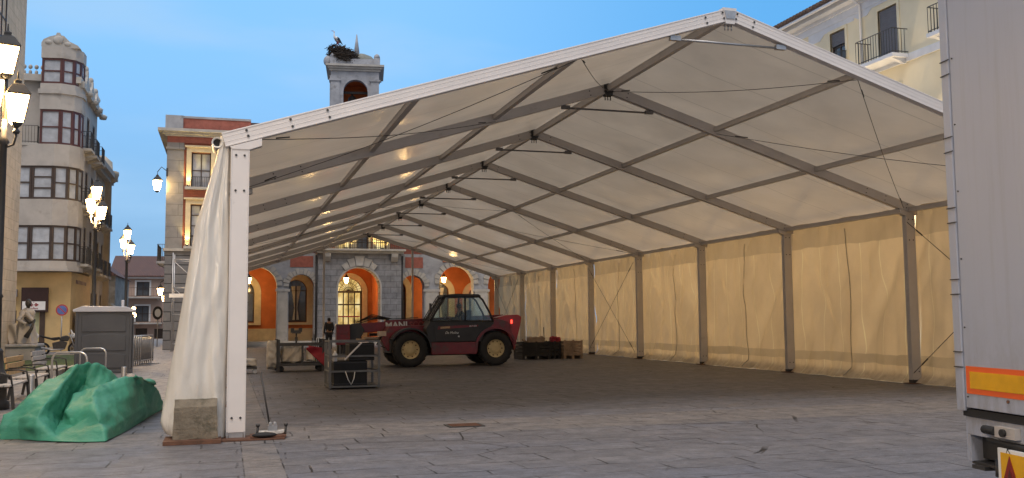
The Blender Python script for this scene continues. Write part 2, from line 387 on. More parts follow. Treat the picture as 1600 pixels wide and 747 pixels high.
def paving_mat():
    t = NT('stone_paving'); geo = t.coord(world=True)
    wob = t.new('TexNoise'); wob.inputs['Scale'].default_value = 1.3; wob.inputs['Detail'].default_value = 3
    t.link(geo, wob.inputs['Vector'])
    w1 = t.new('VectorMath', operation='SUBTRACT'); t.link(wob.outputs['Color'], w1.inputs[0]); w1.inputs[1].default_value = (.5, .5, .5)
    w2 = t.new('VectorMath', operation='SCALE'); t.link(w1.outputs[0], w2.inputs[0]); w2.inputs['Scale'].default_value = .13
    w3 = t.new('VectorMath', operation='ADD'); t.link(geo, w3.inputs[0]); t.link(w2.outputs[0], w3.inputs[1])
    br = t.new('TexBrick'); br.offset = .43; br.offset_frequency = 2; br.squash = 1.35; br.squash_frequency = 3
    for k, v in (('Scale', 1), ('Brick Width', .95), ('Row Height', .52), ('Mortar Size', .013), ('Mortar Smooth', .2), ('Bias', 0)): br.inputs[k].default_value = v
    br.inputs['Color1'].default_value = (.0, 0, 0, 1); br.inputs['Color2'].default_value = (1, 1, 1, 1); br.inputs['Mortar'].default_value = (.5, .5, .5, 1)
    t.link(w3.outputs[0], br.inputs['Vector'])
    per = t.new('SeparateColor'); t.link(br.outputs['Color'], per.inputs[0])
    big = t.noise(t.coord((.5, 1.5, 1), world=True), .55, 5, .6); mid = t.noise(geo, 3.2, 6, .7); fine = t.noise(geo, 38, 5, .75)
    col = t.mix(t.ramp(big, [(.38, (0, 0, 0)), (.62, (1, 1, 1))]), (.205, .195, .205), (.30, .258, .228))
    col = t.mix(t.math('MULTIPLY', per.outputs[0], .8), col, (.19, .165, .15))
    sp = t.new('SeparateXYZ'); t.link(geo, sp.inputs[0])
    # a pale guide strip of slabs running into the tent and a tan course across it
    def band(v, a, b, soft):
        mr = t.new('MapRange'); mr.inputs['From Min'].default_value = a - soft; mr.inputs['From Max'].default_value = a; t.link(v, mr.inputs['Value'])
        mq = t.new('MapRange'); mq.inputs['From Min'].default_value = b + soft; mq.inputs['From Max'].default_value = b; t.link(v, mq.inputs['Value'])
        return t.math('MULTIPLY', mr.outputs[0], mq.outputs[0])
    bx = band(sp.outputs[0], .07, .46, .015); by = band(sp.outputs[1], -.35, 1.15, .05)
    lfar = t.math('MULTIPLY', band(sp.outputs[0], -7, -1.2, .3), band(sp.outputs[1], 5, 90, 1.5))
    col = t.mix(t.math('MULTIPLY', t.math('MAXIMUM', bx, by), .6), col, (.36, .285, .215))
    col = t.mix(t.math('MULTIPLY', lfar, .8), col, (.62, .50, .38))
    col = t.mix(t.math('MULTIPLY', t.ramp(mid, [(.40, (0, 0, 0)), (.62, (1, 1, 1))]), .62), col, (.125, .11, .102))
    col = t.mix(t.math('MULTIPLY', t.ramp(fine, [(.35, (0, 0, 0)), (.7, (1, 1, 1))]), .38), col, (.12, .108, .10))
    pale = t.ramp(t.noise(t.coord((1, 2.2, 1), world=True), 2.1, 7, .72), [(.57, (0, 0, 0)), (.70, (1, 1, 1))])
    col = t.mix(t.math('MULTIPLY', pale, .55), col, (.40, .37, .35))
    blot = t.ramp(t.noise(t.coord((1, 2.6, 1), world=True), 4.6, 6, .75), [(.54, (0, 0, 0)), (.66, (1, 1, 1))])
    col = t.mix(t.math('MULTIPLY', blot, .62), col, (.075, .066, .062))
    spk = t.ramp(t.noise(t.coord((1, 1.6, 1), world=True), 17, 4, .7), [(.56, (0, 0, 0)), (.66, (1, 1, 1))])
    col = t.mix(t.math('MULTIPLY', spk, .5), col, (.06, .054, .05))
    spl = t.ramp(t.noise(t.coord((1, 1.6, 1), world=True), 12.3, 4, .7), [(.60, (0, 0, 0)), (.70, (1, 1, 1))])
    col = t.mix(t.math('MULTIPLY', spl, .45), col, (.46, .43, .41))
    # joints, partly filled with grit
    fill = t.ramp(t.noise(geo, 1.7, 5, .7), [(.44, (0, 0, 0)), (.56, (1, 1, 1))])
    j = t.math('MULTIPLY', br.outputs['Fac'], t.math('ADD', .05, t.math('MULTIPLY', fill, .95)))
    strip = t.math('LESS_THAN', t.math('ABSOLUTE', t.math('SUBTRACT', t.math('ABSOLUTE', t.math('SUBTRACT', sp.outputs[0], .265)), .205)), .008)
    j = t.math('MAXIMUM', j, t.math('MULTIPLY', strip, fill))
    vor = t.new('TexVoronoi', feature='DISTANCE_TO_EDGE'); vor.inputs['Scale'].default_value = .55; t.link(w3.outputs[0], vor.inputs['Vector'])
    crk = t.math('MULTIPLY', t.math('LESS_THAN', vor.outputs['Distance'], .006), t.ramp(t.noise(geo, .45, 3), [(.54, (0, 0, 0)), (.60, (1, 1, 1))]))
    j = t.math('MAXIMUM', j, crk)
    col = t.mix(j, col, (.018, .015, .013))
    col = t.mix(1.0, col, (.77, .85, 1.0), 'MULTIPLY')
    t.col(col)
    rg = t.new('MapRange'); t.link(mid, rg.inputs['Value']); rg.inputs['To Min'].default_value = .42; rg.inputs['To Max'].default_value = .75
    t.link(rg.outputs[0], t.b.inputs['Roughness'])
    h = t.math('ADD', t.math('MULTIPLY', j, -1.0), t.math('ADD', t.math('MULTIPLY', fine, .30), t.math('MULTIPLY', mid, .5)))
    h = t.math('ADD', h, t.math('MULTIPLY', per.outputs[0], .25))
    t.bump(h, .55, .02)
    return t.mat
m_pave = paving_mat()

# ------------------------------------------------------------------ ground
MB().grid(40, 40, lambda u, v: (-220 + 440 * u, -120 + 440 * v, 0)).one('plaza_paving', m_pave, 'worn stone slab paving of the plaza', 'pavement', kind='structure')
g = MB()
g.box(-8.2, -5.0, 17.5, 33, .004, .10)
g.one('lawn', M('short_lawn', (.055, .085, .025), .9, .4, 3, bump=.8, bscale=60, bdist=.04), 'strip of short lawn in a low stone kerb', 'lawn', kind='structure')
g = MB(); g.box(-5.0, -4.86, 17.3, 33.2, .002, .14); g.box(-8.2, -5.0, 17.3, 17.5, .002, .14); g.box(-8.2, -5.0, 33, 33.2, .002, .14)
g.one('kerb', m_plstone, 'stone kerb round the lawn', 'kerb', kind='structure')
# worn iron drain cover let into the paving
g = MB(); g.box(2.95, 3.48, .22, .62, .002, .012); g.mi = 1
for k in range(7): g.box(3.0, 3.43, .26 + k * .05, .28 + k * .05, .012, .018)
g.one('drain_cover', [m_dsteel, m_rust], 'small rusty drain cover in the paving in front of the tent', 'drain cover')

# ------------------------------------------------------------------ the tent
TW, BAY, NF = 15.0, 5.0, 9
ZE, ZR = 4.05, 6.395
SL = (ZR - ZE) / 7.5
def zr(x): return ZE + SL * (7.5 - abs(x - 7.5))
m_cageb = M('grey_tie_bar', (.16, .15, .145), .5, .2, 6, metal=.3)
tent = thing('marquee_tent', 'big open white marquee tent with aluminium frame covering the plaza', 'tent', (7.5, 0, 0))
for k in range(NF):
    y = k * BAY; w = .12; dep = .2
    fm = m_alu_w if k == 0 else m_alu
    for s in (0, 1):
        X = lambda a: a if s == 0 else TW - a
        # rafter: a box beam with raised edge flanges
        g = MB()
        a = (X(-.22), y, zr(0) - .22 * SL); b = (7.5 + (.003 if s else -.003), y, ZR)
        g.bar(a, b, w, dep)
        d = (Vector(b) - Vector(a)).normalized(); up = Vector((0, 1, 0)).cross(d) if s == 0 else d.cross(Vector((0, 1, 0)))
        if up.z < 0: up = -up
        for q in (-1, 1): g.bar(Vector(a) + up * q * .088, Vector(b) + up * q * .088, w + .012, .02)
        for q in (-.034, .030): g.bar(Vector(a) + up * q, Vector(b) + up * q, w + .007, .006)
        g.mi = 1
        for t_, q in ((.04, .05), (.04, -.03), (.115, .05), (.115, -.05), (.18, .05), (.18, -.05), (.945, .04), (.945, -.05), (.985, .05), (.985, -.04)):
            c = Vector(a).lerp(Vector(b), t_) + up * q
            if k == 0: g.lathe([(.020, -.012), (.016, -.004)], (c.x, y - w / 2 - .004, c.z), 8, 'y')
            elif t_ < .3 or t_ > .9: g.lathe([(.016, -.012), (.012, -.004)], (c.x, y - w / 2 - .004, c.z), 6, 'y')
        g.build('rafter', [fm, m_dsteel], tent, bevel=.004)
        # leg
        g = MB(); g.box(X(0) - .105, X(0) + .105, y - .06, y + .06, .09, 3.90)
        for q in (-1, 1): g.box(X(0) + q * .113 - .008, X(0) + q * .113 + .008, y - .066, y + .066, .09, 3.90)
        g.mi = 1
        for z in (3.78, 3.3, .28): 
            for q in (-.055, .055): g.lathe([(.018, -.012), (.014, -.004)], (X(0) + q, y - .062, z), 8, 'y')
        g.build('leg', [fm, m_dsteel], tent, bevel=.004)
        # eave knuckle
        g = MB(); x0, x1 = sorted((X(-.14), X(.28)))
        zz = lambda x: zr(x) - .115 if (0 <= x <= TW) else (zr(0) - .115 - .14 * SL)
        zl = [(x0, zz(x0)), (x1, zz(x1)), (x1, zz(x1) - .10), (X(.12), 3.86), (X(-.10), 3.86)] if s == 0 else [(x0, zz(x0)), (x1, zz(x1)), (X(-.10), 3.86), (X(.12), 3.86), (x0, zz(x0) - .10)]
        g.prism(zl, y - .072, y + .072); g.build('eave_knuckle', fm, tent, bevel=.004)
        # foot plate and anchor
        g = MB()
        if k == 0:
            g.box(X(0) - .30, X(0) + .62, y - .30, y + .16, .004, .022)
        else: g.box(X(0) - .2, X(0) + .2, y - .16, y + .16, .004, .022)
        bp = g.build('base_plate', m_rust, tent)
        g = MB(); g.box(X(0) - .09, X(0) + .09, y - .05, y + .05, .022, .12); g.box(X(0) - .12, X(0) - .1, y - .07, y + .07, .022, .10); g.box(X(0) + .1, X(0) + .12, y - .07, y + .07, .022, .10)
        g.build('foot_socket', m_steel if k == 0 else m_dsteel, bp)
# ridge joints and tie bars near the apex
for k in range(NF):
    y = k * BAY
    g = MB(); g.prism([(7.38, ZR + .10), (7.62, ZR + .10), (7.58, ZR - .16), (7.42, ZR - .16)], y - .075, y + .075)
    g.mi = 1; g.prism([(7.40, ZR + .05), (7.60, ZR + .05), (7.575, ZR - .08), (7.425, ZR - .08)], y - .088, y - .075)
    for q in (-.06, 0, .06): g.lathe([(.012, -.25), (.012, -.16)], (7.5 + q, y, ZR), 6)
    g.build('ridge_joint', [m_alu_w, m_steel] if k == 0 else [m_dsteel, m_dsteel], tent)
    g = MB(); z = zr(6.55) - .17
    g.tube([(6.5, y, z), (8.5, y, z)], .020, 8); 
    for x in (6.55, 8.45): g.box(x - .09, x + .09, y - .035, y + .035, z - .026, z + .05)
    g.build('tie_bar', m_cageb if k else m_steel, tent)
# purlins and eave rails, one length per bay
for k in range(NF - 1):
    for x in (0, 2.5, 5, 7.5, 10, 12.5, 15):
        h = .10 if x not in (7.5,) else .13
        z = zr(x) + .02 if x not in (0, 15) else zr(x) - .04
        if x == 7.5: z = ZR - .01
        g = MB(); g.bar((x, k * BAY + .064, z), (x, (k + 1) * BAY - .064, z), .08, h)
        for q in (-1, 1): g.bar((x, k * BAY + .064, z + q * (h / 2 - .006)), (x, (k + 1) * BAY - .064, z + q * (h / 2 - .006)), .095, .014)
        g.build('eave_rail' if x in (0, 15) else ('ridge_beam' if x == 7.5 else 'purlin'), m_alu, tent)
# gable uprights at the far end
for x in (5, 10):
    g = MB(); g.box(x - .05, x + .05, 39.93, 40.05, .02, zr(x) - .11); g.box(x - .1, x + .1, 39.9, 40.1, .004, .02)
    g.build('gable_upright', m_alu, tent)
# membrane: one roof panel per bay and side
for k in range(NF - 1):
    for s in (0, 1):
        def fn(u, v, k=k, s=s):
            y = k * BAY + v * BAY; xx = -.20 + u * 7.70; x = xx if s == 0 else TW - xx
            e_ = min(1, (1 - u) * 8); sag = e_ * math.sin(PI * v) * (.035 * abs(math.sin(PI * u * 3)) + .015)
            n = noise.noise(Vector((x * .7, y * .9, 3 + s))) * .022 * math.sin(PI * v) * e_
            return (x, y, zr(max(0, min(TW, x))) + (min(0, xx) * SL) + .105 - sag * .8 + n)
        g = MB(); g.grid(36, 22, fn); g.build('roof_panel', m_roofpvc, tent)
# right-hand wall: one hanging panel per bay, draped from the eave rail
def wallfn(u, v, k, W=BAY):
    y = k * BAY + u * W; z = v * 4.10
    low = 1 - v
    h = random.Random(k)
    ph = h.random() * 6
    f = .028 * math.sin(u * 34 + ph + 1.5 * math.sin(v * 3 + k)) * (.35 + .8 * low * low)
    f += .06 * abs(math.sin(PI * u * 2)) * (1 - abs(2 * v - 1)) * .5
    # tension creases running from the top corners to the middle of the hem
    for a, b in ((u - .5 * (1 - v), .05), (1 - u - .5 * (1 - v), .05)):
        f += .10 * math.exp(-(a / b) ** 2) * v * low * 3 * (.5 + h.random())
    f += .07 * noise.noise(Vector((y * 1.1, z * .55, 9))) + .055 * (.5 - abs(noise.noise(Vector((y * 1.7 + z * .9, z * .7, 14))))) + .035 * noise.noise(Vector((y * 3.5, z * .9, 2)))
    f += .10 * max(0, .25 - v) * math.sin(u * 19 + ph)
    f -= .16 * max(0, 1 - v / .045)
    f += .22 * crumple((0, y, z), .75, 6, 50 + k, (1, 1, .45)) * (1.5 if k >= 3 else .8)
    if k >= 3: f += .09 * (.5 - abs(noise.noise(Vector((y * 2.6 + z * .5, z * .8, 4))))) + .02 * noise.noise(Vector((y * 7, z * 2.2, 6)))
    return (TW + .14 + f * 1.25, y, z + .008 + .03 * max(0, noise.noise(Vector((y * 1.3, 5, 1)))) * (1 - v))
for k in range(NF - 1):
    rnd = random.Random(k + 40)
    g = MB(); g.grid(96, 56, lambda u, v: wallfn(u, v, k)); wp = g.build('wall_panel', m_wallpvc, tent)
    g = MB(); ys = .5 + rnd.uniform(-.04, .04)
    pts = [(wallfn(ys, v / 20, k)[0] - .02, k * BAY + ys * BAY + .02 * math.sin(v * .35 + k), v / 20 * 3.75 + .06) for v in range(21)]
    g.tube(pts, .012, 5); g.build('lacing_seam', M('lacing', (.46, .40, .31), .8) if k == 0 else bpy.data.materials['lacing'], wp)
# bracing cables
def cable(p, q, sag=.0, r=.006, n=10):
    p, q = Vector(p), Vector(q)
    g = MB(); g.tube([p.lerp(q, t / n) - Vector((0, 0, sag * math.sin(PI * t / n))) for t in range(n + 1)], r, 5)
    for a, b in ((p, q), (q, p)):
        c = a.lerp(b, .06); e = a.lerp(b, .10); g.tube([c, e], r * 1.9, 6)
    return g.build('brace_cable', m_dsteel, tent)
for k in (0, 4, 7):
    for (xa, xb) in ((.2, 5), (5, 7.5), (10, 7.5), (14.8, 10)):
        for f0, f1 in ((k, k + 1), (k + 1, k)):
            if xb == 7.5 and f0 == k + 1: continue
            cable((xa, f0 * BAY + .1 * (1 if f0 == k else -1), zr(xa) - .08), (xb, f1 * BAY + .1 * (1 if f1 == k else -1), zr(xb) - .08), .10 if k == 0 else .03)
    for f0, f1 in ((k, k + 1), (k + 1, k)):
        cable((TW - .16, f0 * BAY + (.15 if f0 == k else -.15), .25), (TW - .16, f1 * BAY + (.15 if f1 == k else -.15), 3.7), 0, .008)
# gathered side curtain tied up at the near left corner
def curt(u, v):
    a = 2 * PI * u; z = 4.06 - v * 3.98
    L = -.27 - .20 * min(1, v * 3.2) - .55 * max(0, v - .07) ** 1.2; Rr = -.125 - .01 * math.sin(v * 9)
    if z < .32: L += .20 * ((.32 - z) / .32) ** 2
    xc, hw = (L + Rr) / 2, (Rr - L) / 2
    ca = math.copysign(abs(math.cos(a)) ** .75, math.cos(a)); sa = math.sin(a)
    b = .10 + .15 * v
    fold = .030 * math.sin(ca * 3.2 + .9 * v + .4) * (.3 + v) + .007 * math.sin(ca * 11 - 2 * v) * (.3 + v)
    wr = .020 * noise.noise(Vector((ca * 2, z * 1.1, sa))) + .012 * (.5 - abs(noise.noise(Vector((ca * 4 + z * 1.2, z * 2.2, sa + 3)))))
    wr += .085 * crumple((ca * 1.1, z, sa), 1.1, 6, 31, (1.4, 1, .22)) + .016 * crumple((ca, z, sa), 2.6, 6, 12, (1.2, 1, .8))
    y = .10 - sa * b * -1 + (fold + wr) * (1 if sa < 0 else -.5)
    zz = z + .05 * math.sin(ca * 5) * max(0, v - .9) * 6 - .02
    return (xc + ca * hw, y, max(.012, zz))
g = MB(); g.grid(170, 150, curt, closed=True)
g.build('gathered_curtain', m_curt, tent, label='white side curtain gathered at the corner leg')
g = MB(); n = 16
for (r0, r1, y0, y1) in ((.12, .12, -.05, .5),):
    g.lathe([(.075, -.02), (.075, .5), (.055, .5), (.055, -.02), (.075, -.02)], (-.30, 0, 3.95), 18, 'y', cap=False)
g.mi = 1; g.lathe([(.056, .02), (.001, .03)], (-.30, 0, 3.95), 18, 'y', cap=False)  # black disc paints the dark of the hollow inside the roll
g.build('rolled_flap', [m_curt, m_black], tent)

# anchor assembly on the plate beside the leg
an = thing('ground_anchor', 'steel ground anchor with white bar and iron pins on the rusty plate', 'anchor', (.44, -.08, .022))
g = MB(); g.box(.18, .64, -.22, .10, .024, .05); g.build('anchor_plate', m_rust, an, bevel=.004)
g = MB(); g.prism([(.26, .07), (.34, .05), (.58, .055), (.66, .085), (.64, .10), (.30, .095)], -.10, .02); g.build('cross_bar', M('worn_white_steel', (.55, .53, .5), .55, .25, 14, dirt=(12, .55, (.16, .12, .09))), an, bevel=.006)
for x in (.27, .63):
    g = MB(); g.tube([(x, -.1, .022), (x + .01, -.1, .17)], .016, 8); g.lathe([(.026, .16), (.026, .19)], (x + .01, -.1, 0), 8); g.build('anchor_pin', m_dsteel, an)
g = MB(); g.box(.41, .53, -.09, .01, .095, .17); g.tube([(.44, -.1, .19), (.44, .02, .19)], .022, 8); g.tube([(.50, -.1, .19), (.50, .02, .19)], .022, 8); g.build('clamp', m_steel, an, bevel=.004)
g = MB(); g.tube([(.43, -.04, .18), (.37, .0, .52), (.31, .06, .86)], .012, 6); g.build('guy_rod', m_dsteel, an)
g = MB(); g.ell((.36, -.2, .06), (.16, .07, .035)); g.build('black_cloth', m_black, an)
# timber packing and weight block
g = MB(); g.box(-.88, -.18, -.44, .16, .003, .05); g.one('timber_board', m_rust, 'dark brown board under the concrete block', 'board')
g = MB()
yz = [(-.285, .05), (-.262, .455), (-.15, .548), (.25, .555), (.28, .05)]
for j in range(10):
    xa, xb = -.78 + .056 * j, -.78 + .056 * (j + 1)
    A = [g.v((xa + .02 * (z > .4) * (1 if j == 0 else 0), y - .06 * (xa + .5), z)) for y, z in yz] if j == 0 else B
    B = [g.v((xb - .02 * (z > .4) * (1 if j == 9 else 0), y - .06 * (xb + .5), z)) for y, z in yz]
    for k in range(5): g.f([A[k], A[(k + 1) % 5], B[(k + 1) % 5], B[k]])
    if j == 0: g.f(A[::-1])
g.f(B)
bmesh.ops.subdivide_edges(g.bm, edges=g.bm.edges[:], cuts=5, use_grid_fill=True)
for v in g.bm.verts: v.co += Vector((noise.noise(v.co * 9), noise.noise(v.co * 9 + Vector((5, 0, 0))), noise.noise(v.co * 9 + Vector((0, 7, 0))))) * .010
g.one('concrete_block', m_conc, 'stained concrete ballast block against the white curtain', 'concrete block', bevel=0)

# ------------------------------------------------------------------ people
def skin_mesh(name, verts, edges, radii, mat, root=0, parent=None, sub=2, m=None):
    me = bpy.data.meshes.new(name); mm = m or Matrix()
    inv = MW[parent.name].inverted() if parent is not None else Matrix()
    me.from_pydata([inv @ mm @ Vector(v) for v in verts], edges, []); me.update()
    o = bpy.data.objects.new(name, me); C.objects.link(o)
    o.modifiers.new('skin', 'SKIN'); me.skin_vertices or None
    if not me.skin_vertices:
        bpy.context.view_layer.objects.active = o
    sv = me.skin_vertices[0].data
    for i, r in enumerate(radii):
        sv[i].radius = r if isinstance(r, tuple) else (r, r); sv[i].use_root = (i == root)
    sb = o.modifiers.new('sub', 'SUBSURF'); sb.levels = sub; sb.render_levels = sub
    bpy.context.view_layer.update()
    dm = bpy.data.meshes.new_from_object(o.evaluated_get(bpy.context.evaluated_depsgraph_get()))
    o.modifiers.clear(); o.data = dm; dm.name = name; dm.materials.clear(); dm.materials.append(mat)
    for p in dm.polygons: p.use_smooth = True
    if parent is not None: o.parent = parent
    MW[o.name] = MW[parent.name].copy() if parent is not None else Matrix()
    return o

def hand(V, E_, Rd, wrist, d, side, curl=.5):
    """palm and five bent fingers growing from joint index wrist; d = forearm direction, side = thumb side"""
    d = Vector(d).normalized(); side = Vector(side).normalized(); nrm = d.cross(side).normalized()
    w = Vector(V[wrist]); palm = w + d * .05
    V.append(palm); E_.append((wrist, len(V) - 1)); Rd.append((.036, .02)); pi_ = len(V) - 1
    for q, L in ((-.030, .062), (-.010, .075), (.010, .080), (.030, .074)):
        a = palm + d * .045 + side * q; b = a + d * L * .55 - nrm * .01; c = b + (d * (1 - curl) - nrm * curl).normalized() * L * .5
        for p, r in ((a, .010), (b, .009), (c, .008)):
            V.append(p); Rd.append(r)
        E_.extend([(pi_, len(V) - 3), (len(V) - 3, len(V) - 2), (len(V) - 2, len(V) - 1)])
    a = palm + side * .035 - d * .01; b = a + (side + d).normalized() * .035; c = b + d * .028
    for p, r in ((a, .012), (b, .011), (c, .009)): V.append(p); Rd.append(r)
    E_.extend([(pi_, len(V) - 3), (len(V) - 3, len(V) - 2), (len(V) - 2, len(V) - 1)])

def person(label, m, loc, rz, J, hair=True, group=None):
    t = thing('person', label, 'person', loc, rz, group)
    V = [Vector(p) for p in J['v']]; E_ = list(J['e']); Rd = list(J['r'])
    for w, d, s in J['hands']: hand(V, E_, Rd, w, d, s)
    skin_mesh('body', V, E_, Rd, m_skin, 0, t, 2, MW[t.name])
    for nm, idx, mat, k in J['clothes']:
        mp = {i: n for n, i in enumerate(idx)}
        skin_mesh(nm, [V[i] for i in idx], [(mp[a], mp[b]) for a, b in J['e'] if a in mp and b in mp],
                  [tuple(q * k + .006 for q in (Rd[i] if isinstance(Rd[i], tuple) else (Rd[i],) * 2)) for i in idx], mat, 0, t, 2, MW[t.name])
    h = V[J['head']]
    g = MB(MW[t.name]); g.ell(h + Vector((0, .012, .03)), (.082, .098, .095), 14, 9); g.build('hair', m_hair, t)
    g = MB(MW[t.name]); g.mi = 0
    g.ell(h + Vector((0, -.105, -.01)), (.014, .02, .022), 8, 6)
    for q in (-1, 1): g.ell(h + Vector((q * .082, .0, -.01)), (.012, .022, .032), 8, 6)
    g.mi = 1
    for q in (-1, 1): g.ell(h + Vector((q * .033, -.088, .012)), (.013, .008, .008), 8, 6)
    g.ell(h + Vector((0, -.092, -.06)), (.026, .008, .007), 8, 6)
    g.build('face', [m_skin, m_hair], t)
    return t
stand = dict(
    v=[(0, 0, .93), (0, 0, 1.12), (0, -.01, 1.34), (0, 0, 1.45), (0, -.01, 1.56), (0, -.015, 1.66),
       (.09, 0, .88), (.10, -.02, .50), (.11, .02, .09), (.12, -.12, .035), (-.09, 0, .88), (-.10, 0, .50), (-.11, .04, .09), (-.13, -.10, .035),
       (.18, 0, 1.40), (.24, .02, 1.14), (.23, -.08, .90), (-.18, 0, 1.40), (-.24, .02, 1.14), (-.20, -.12, .93)],
    e=[(0, 1), (1, 2), (2, 3), (3, 4), (4, 5), (0, 6), (6, 7), (7, 8), (8, 9), (0, 10), (10, 11), (11, 12), (12, 13), (2, 14), (14, 15), (15, 16), (2, 17), (17, 18), (18, 19)],
    r=[(.15, .10), (.145, .10), (.16, .11), .055, (.07, .09), (.072, .088), .088, .06, .042, .038, .088, .06, .042, .038, .06, .045, .03, .06, .045, .03],
    head=4, hands=[(16, (0, -.3, -1), (0, -1, .2)), (19, (.1, -.3, -1), (0, -1, .2))],
    clothes=[('jacket', [0, 1, 2, 14, 15, 16, 17, 18, 19], m_jacket, 1.10), ('trousers', [0, 6, 7, 8, 10, 11, 12], m_jeans, 1.14)])
person('person in dark clothes standing in front of the grey stone portico', None, (4.78, 34.9, 0), R(200), stand)

# ------------------------------------------------------------------ telescopic handler
tl = thing('telescopic_handler', 'red telescopic handler with cream wheel rims parked under the tent', 'telehandler', (7.05, 18.45, 0))
YN = 17.27                                           # near tyre face
def wheel(x, y, s):
    g = MB(); r = .575; w = .21
    prof = [(.30, -w * .8), (.36, -w), (.50, -w), (.555, -w * .82), (r, -w * .45), (r, w * .45), (.555, w * .82), (.50, w), (.36, w), (.30, w * .8)]
    g.lathe(prof, (x, y, r), 40, 'y', cap=False)
    for k in range(20):
        for q in (-1, 1):
            a = 2 * PI * (k + (.25 if q > 0 else -.25)) / 20; b = a + .16
            p0 = Vector((x + (r - .01) * math.cos(a), y + q * .02, r + (r - .01) * math.sin(a)))
            p1 = Vector((x + (r - .025) * math.cos(b), y + q * w * .92, r + (r - .025) * math.sin(b)))
            g.bar(p0, p1, .05, .05, up=(math.cos(a), 0, math.sin(a)))
    tyre = g.build('wheel', m_black, tl)
    g = MB(); f = -s
    g.lathe([(.345, f * .15), (.345, f * .175), (.315, f * .178), (.30, f * .10), (.19, f * .075), (.17, f * .11), (.10, f * .12), (.001, f * .125)], (x, y, r), 28, 'y', cap=False)
    g.lathe([(.345, -f * .15), (.30, -f * .1), (.001, -f * .05)], (x, y, r), 28, 'y', cap=False)
    g.mi = 1
    for k in range(10):
        a = 2 * PI * k / 10
        g.lathe([(.026, f * .07), (.022, f * .098), (.001, f * .10)], (x + .235 * math.cos(a), y, r + .235 * math.sin(a)), 8, 'y', cap=False)
    g.build('rim', [m_crim, m_rust], tyre)
for x in (5.61, 8.5): wheel(x, YN + .21, 1); wheel(x + .02, YN + 2.15, -1)
g = MB(); g.prism([(5.0, .45), (6.2, .36), (7.9, .36), (9.0, .5), (9.0, .95), (8.2, .95), (6.2, .95), (5.0, .95)], 17.75, 19.2); g.build('chassis', m_dgrey, tl, bevel=.02)
for x in (5.61, 8.5):
    g = MB(); g.tube([(x, YN + .3, .575), (x, YN + 2.1, .575)], .11, 12); g.build('axle', m_dgrey, tl)
g = MB(); g.prism([(6.33, .40), (7.82, .40), (7.86, .45), (7.86, .80), (6.30, .80), (6.30, .45)], YN + .02, YN + .5); g.build('side_skirt', m_red, tl, bevel=.015)
# cab lower body and door
g = MB(); g.prism([(6.22, .80), (8.0, .80), (8.12, 1.1), (8.45, 1.42), (8.35, 1.50), (6.28, 1.50), (6.12, 1.25)], YN + .04, YN + 1.02); body = g.build('cab_body', m_dgrey, tl, bevel=.02)
g = MB(); g.prism([(6.45, .83), (7.80, .83), (7.95, 1.34), (6.38, 1.34)], YN + .018, YN + .04); door = g.build('door', m_dgrey, tl, bevel=.008)
g = MB(); g.prism([(6.50, 1.22), (7.86, 1.31), (7.9, 1.36), (6.52, 1.33)], YN + .012, YN + .0185); g.build('red_stripe', m_red, door)
g = MB(); g.prism([(6.60, 1.245), (6.92, 1.262), (6.92, 1.325), (6.60, 1.310)], YN + .008, YN + .0125); g.build('badge_plate', M('faded_sticker', (.50, .33, .18), .5, .4, 25), door)
text('stripe_lettering', 'MLT 628', .07, frame(7.70, YN + .009, 0, 1.325) @ Matrix.Rotation(R(-3.5), 4, 'Y'), m_white, door, sx=1.0, ext=.002)
text('door_lettering', 'Da Molina', .115, frame(6.98, YN + .015, 0, 1.11), m_white, door, shear=.35, sx=.95, ext=.002)
g = MB()
for k in range(5):
    a = PI / 2 + k * 2 * PI / 5
    g.prism([(7.22 + r_ * math.cos(a + o_), .99 + r_ * math.sin(a + o_)) for r_, o_ in ((.0001, 0), (.018, -.63), (.042, 0), (.018, .63))], YN + .013, YN + .0185)
g.build('star_emblem', m_white, door)
# cab frame: pillars, roof
cabf = []
for y in (YN + .06, YN + .98):
    g = MB()
    for P in ([(6.28, 1.48), (6.42, 1.75), (6.78, 2.30)], [(7.45, 1.48), (7.45, 2.33)], [(8.42, 1.46), (8.28, 1.80), (8.05, 2.20), (7.93, 2.30)]):
        g.tube([(a, y, b) for a, b in P], .035, 8)
    g.tube([(6.76, y, 2.30), (7.93, y, 2.30)], .035, 8); g.tube([(6.28, y, 1.50), (8.42, y, 1.48)], .035, 8)
    g.build('cab_pillar_frame', m_dgrey, tl)
g = MB(); g.prism([(6.68, 2.31), (6.72, 2.37), (7.2, 2.40), (7.9, 2.385), (8.0, 2.33), (7.98, 2.30)], YN + .02, YN + 1.02); g.build('cab_roof', m_dgrey, tl, bevel=.015)
def clear_mat():
    t = NT('cab_glass'); tr = t.new('BsdfTransparent'); tr.inputs[0].default_value = (.80, .85, .83, 1)
    gl = t.new('BsdfGlossy'); gl.inputs['Roughness'].default_value = .04; gl.inputs['Color'].default_value = (1, 1, 1, 1)
    mx = t.new('MixShader'); lw = t.new('Fresnel'); lw.inputs[0].default_value = 1.45
    t.link(lw.outputs[0], mx.inputs[0]); t.link(tr.outputs[0], mx.inputs[1]); t.link(gl.outputs[0], mx.inputs[2]); t.link(mx.outputs[0], t.out.inputs['Surface'])
    return t.mat
m_clear = clear_mat()
for y in (YN + .055, YN + .985):
    g = MB(); g.prism([(6.34, 1.52), (7.42, 1.52), (7.42, 2.28), (6.80, 2.28)], y - .003, y + .003); g.prism([(7.48, 1.52), (8.36, 1.50), (8.22, 1.82), (8.02, 2.16), (7.92, 2.27), (7.48, 2.28)], y - .003, y + .003); g.build('side_window', m_clear, tl)
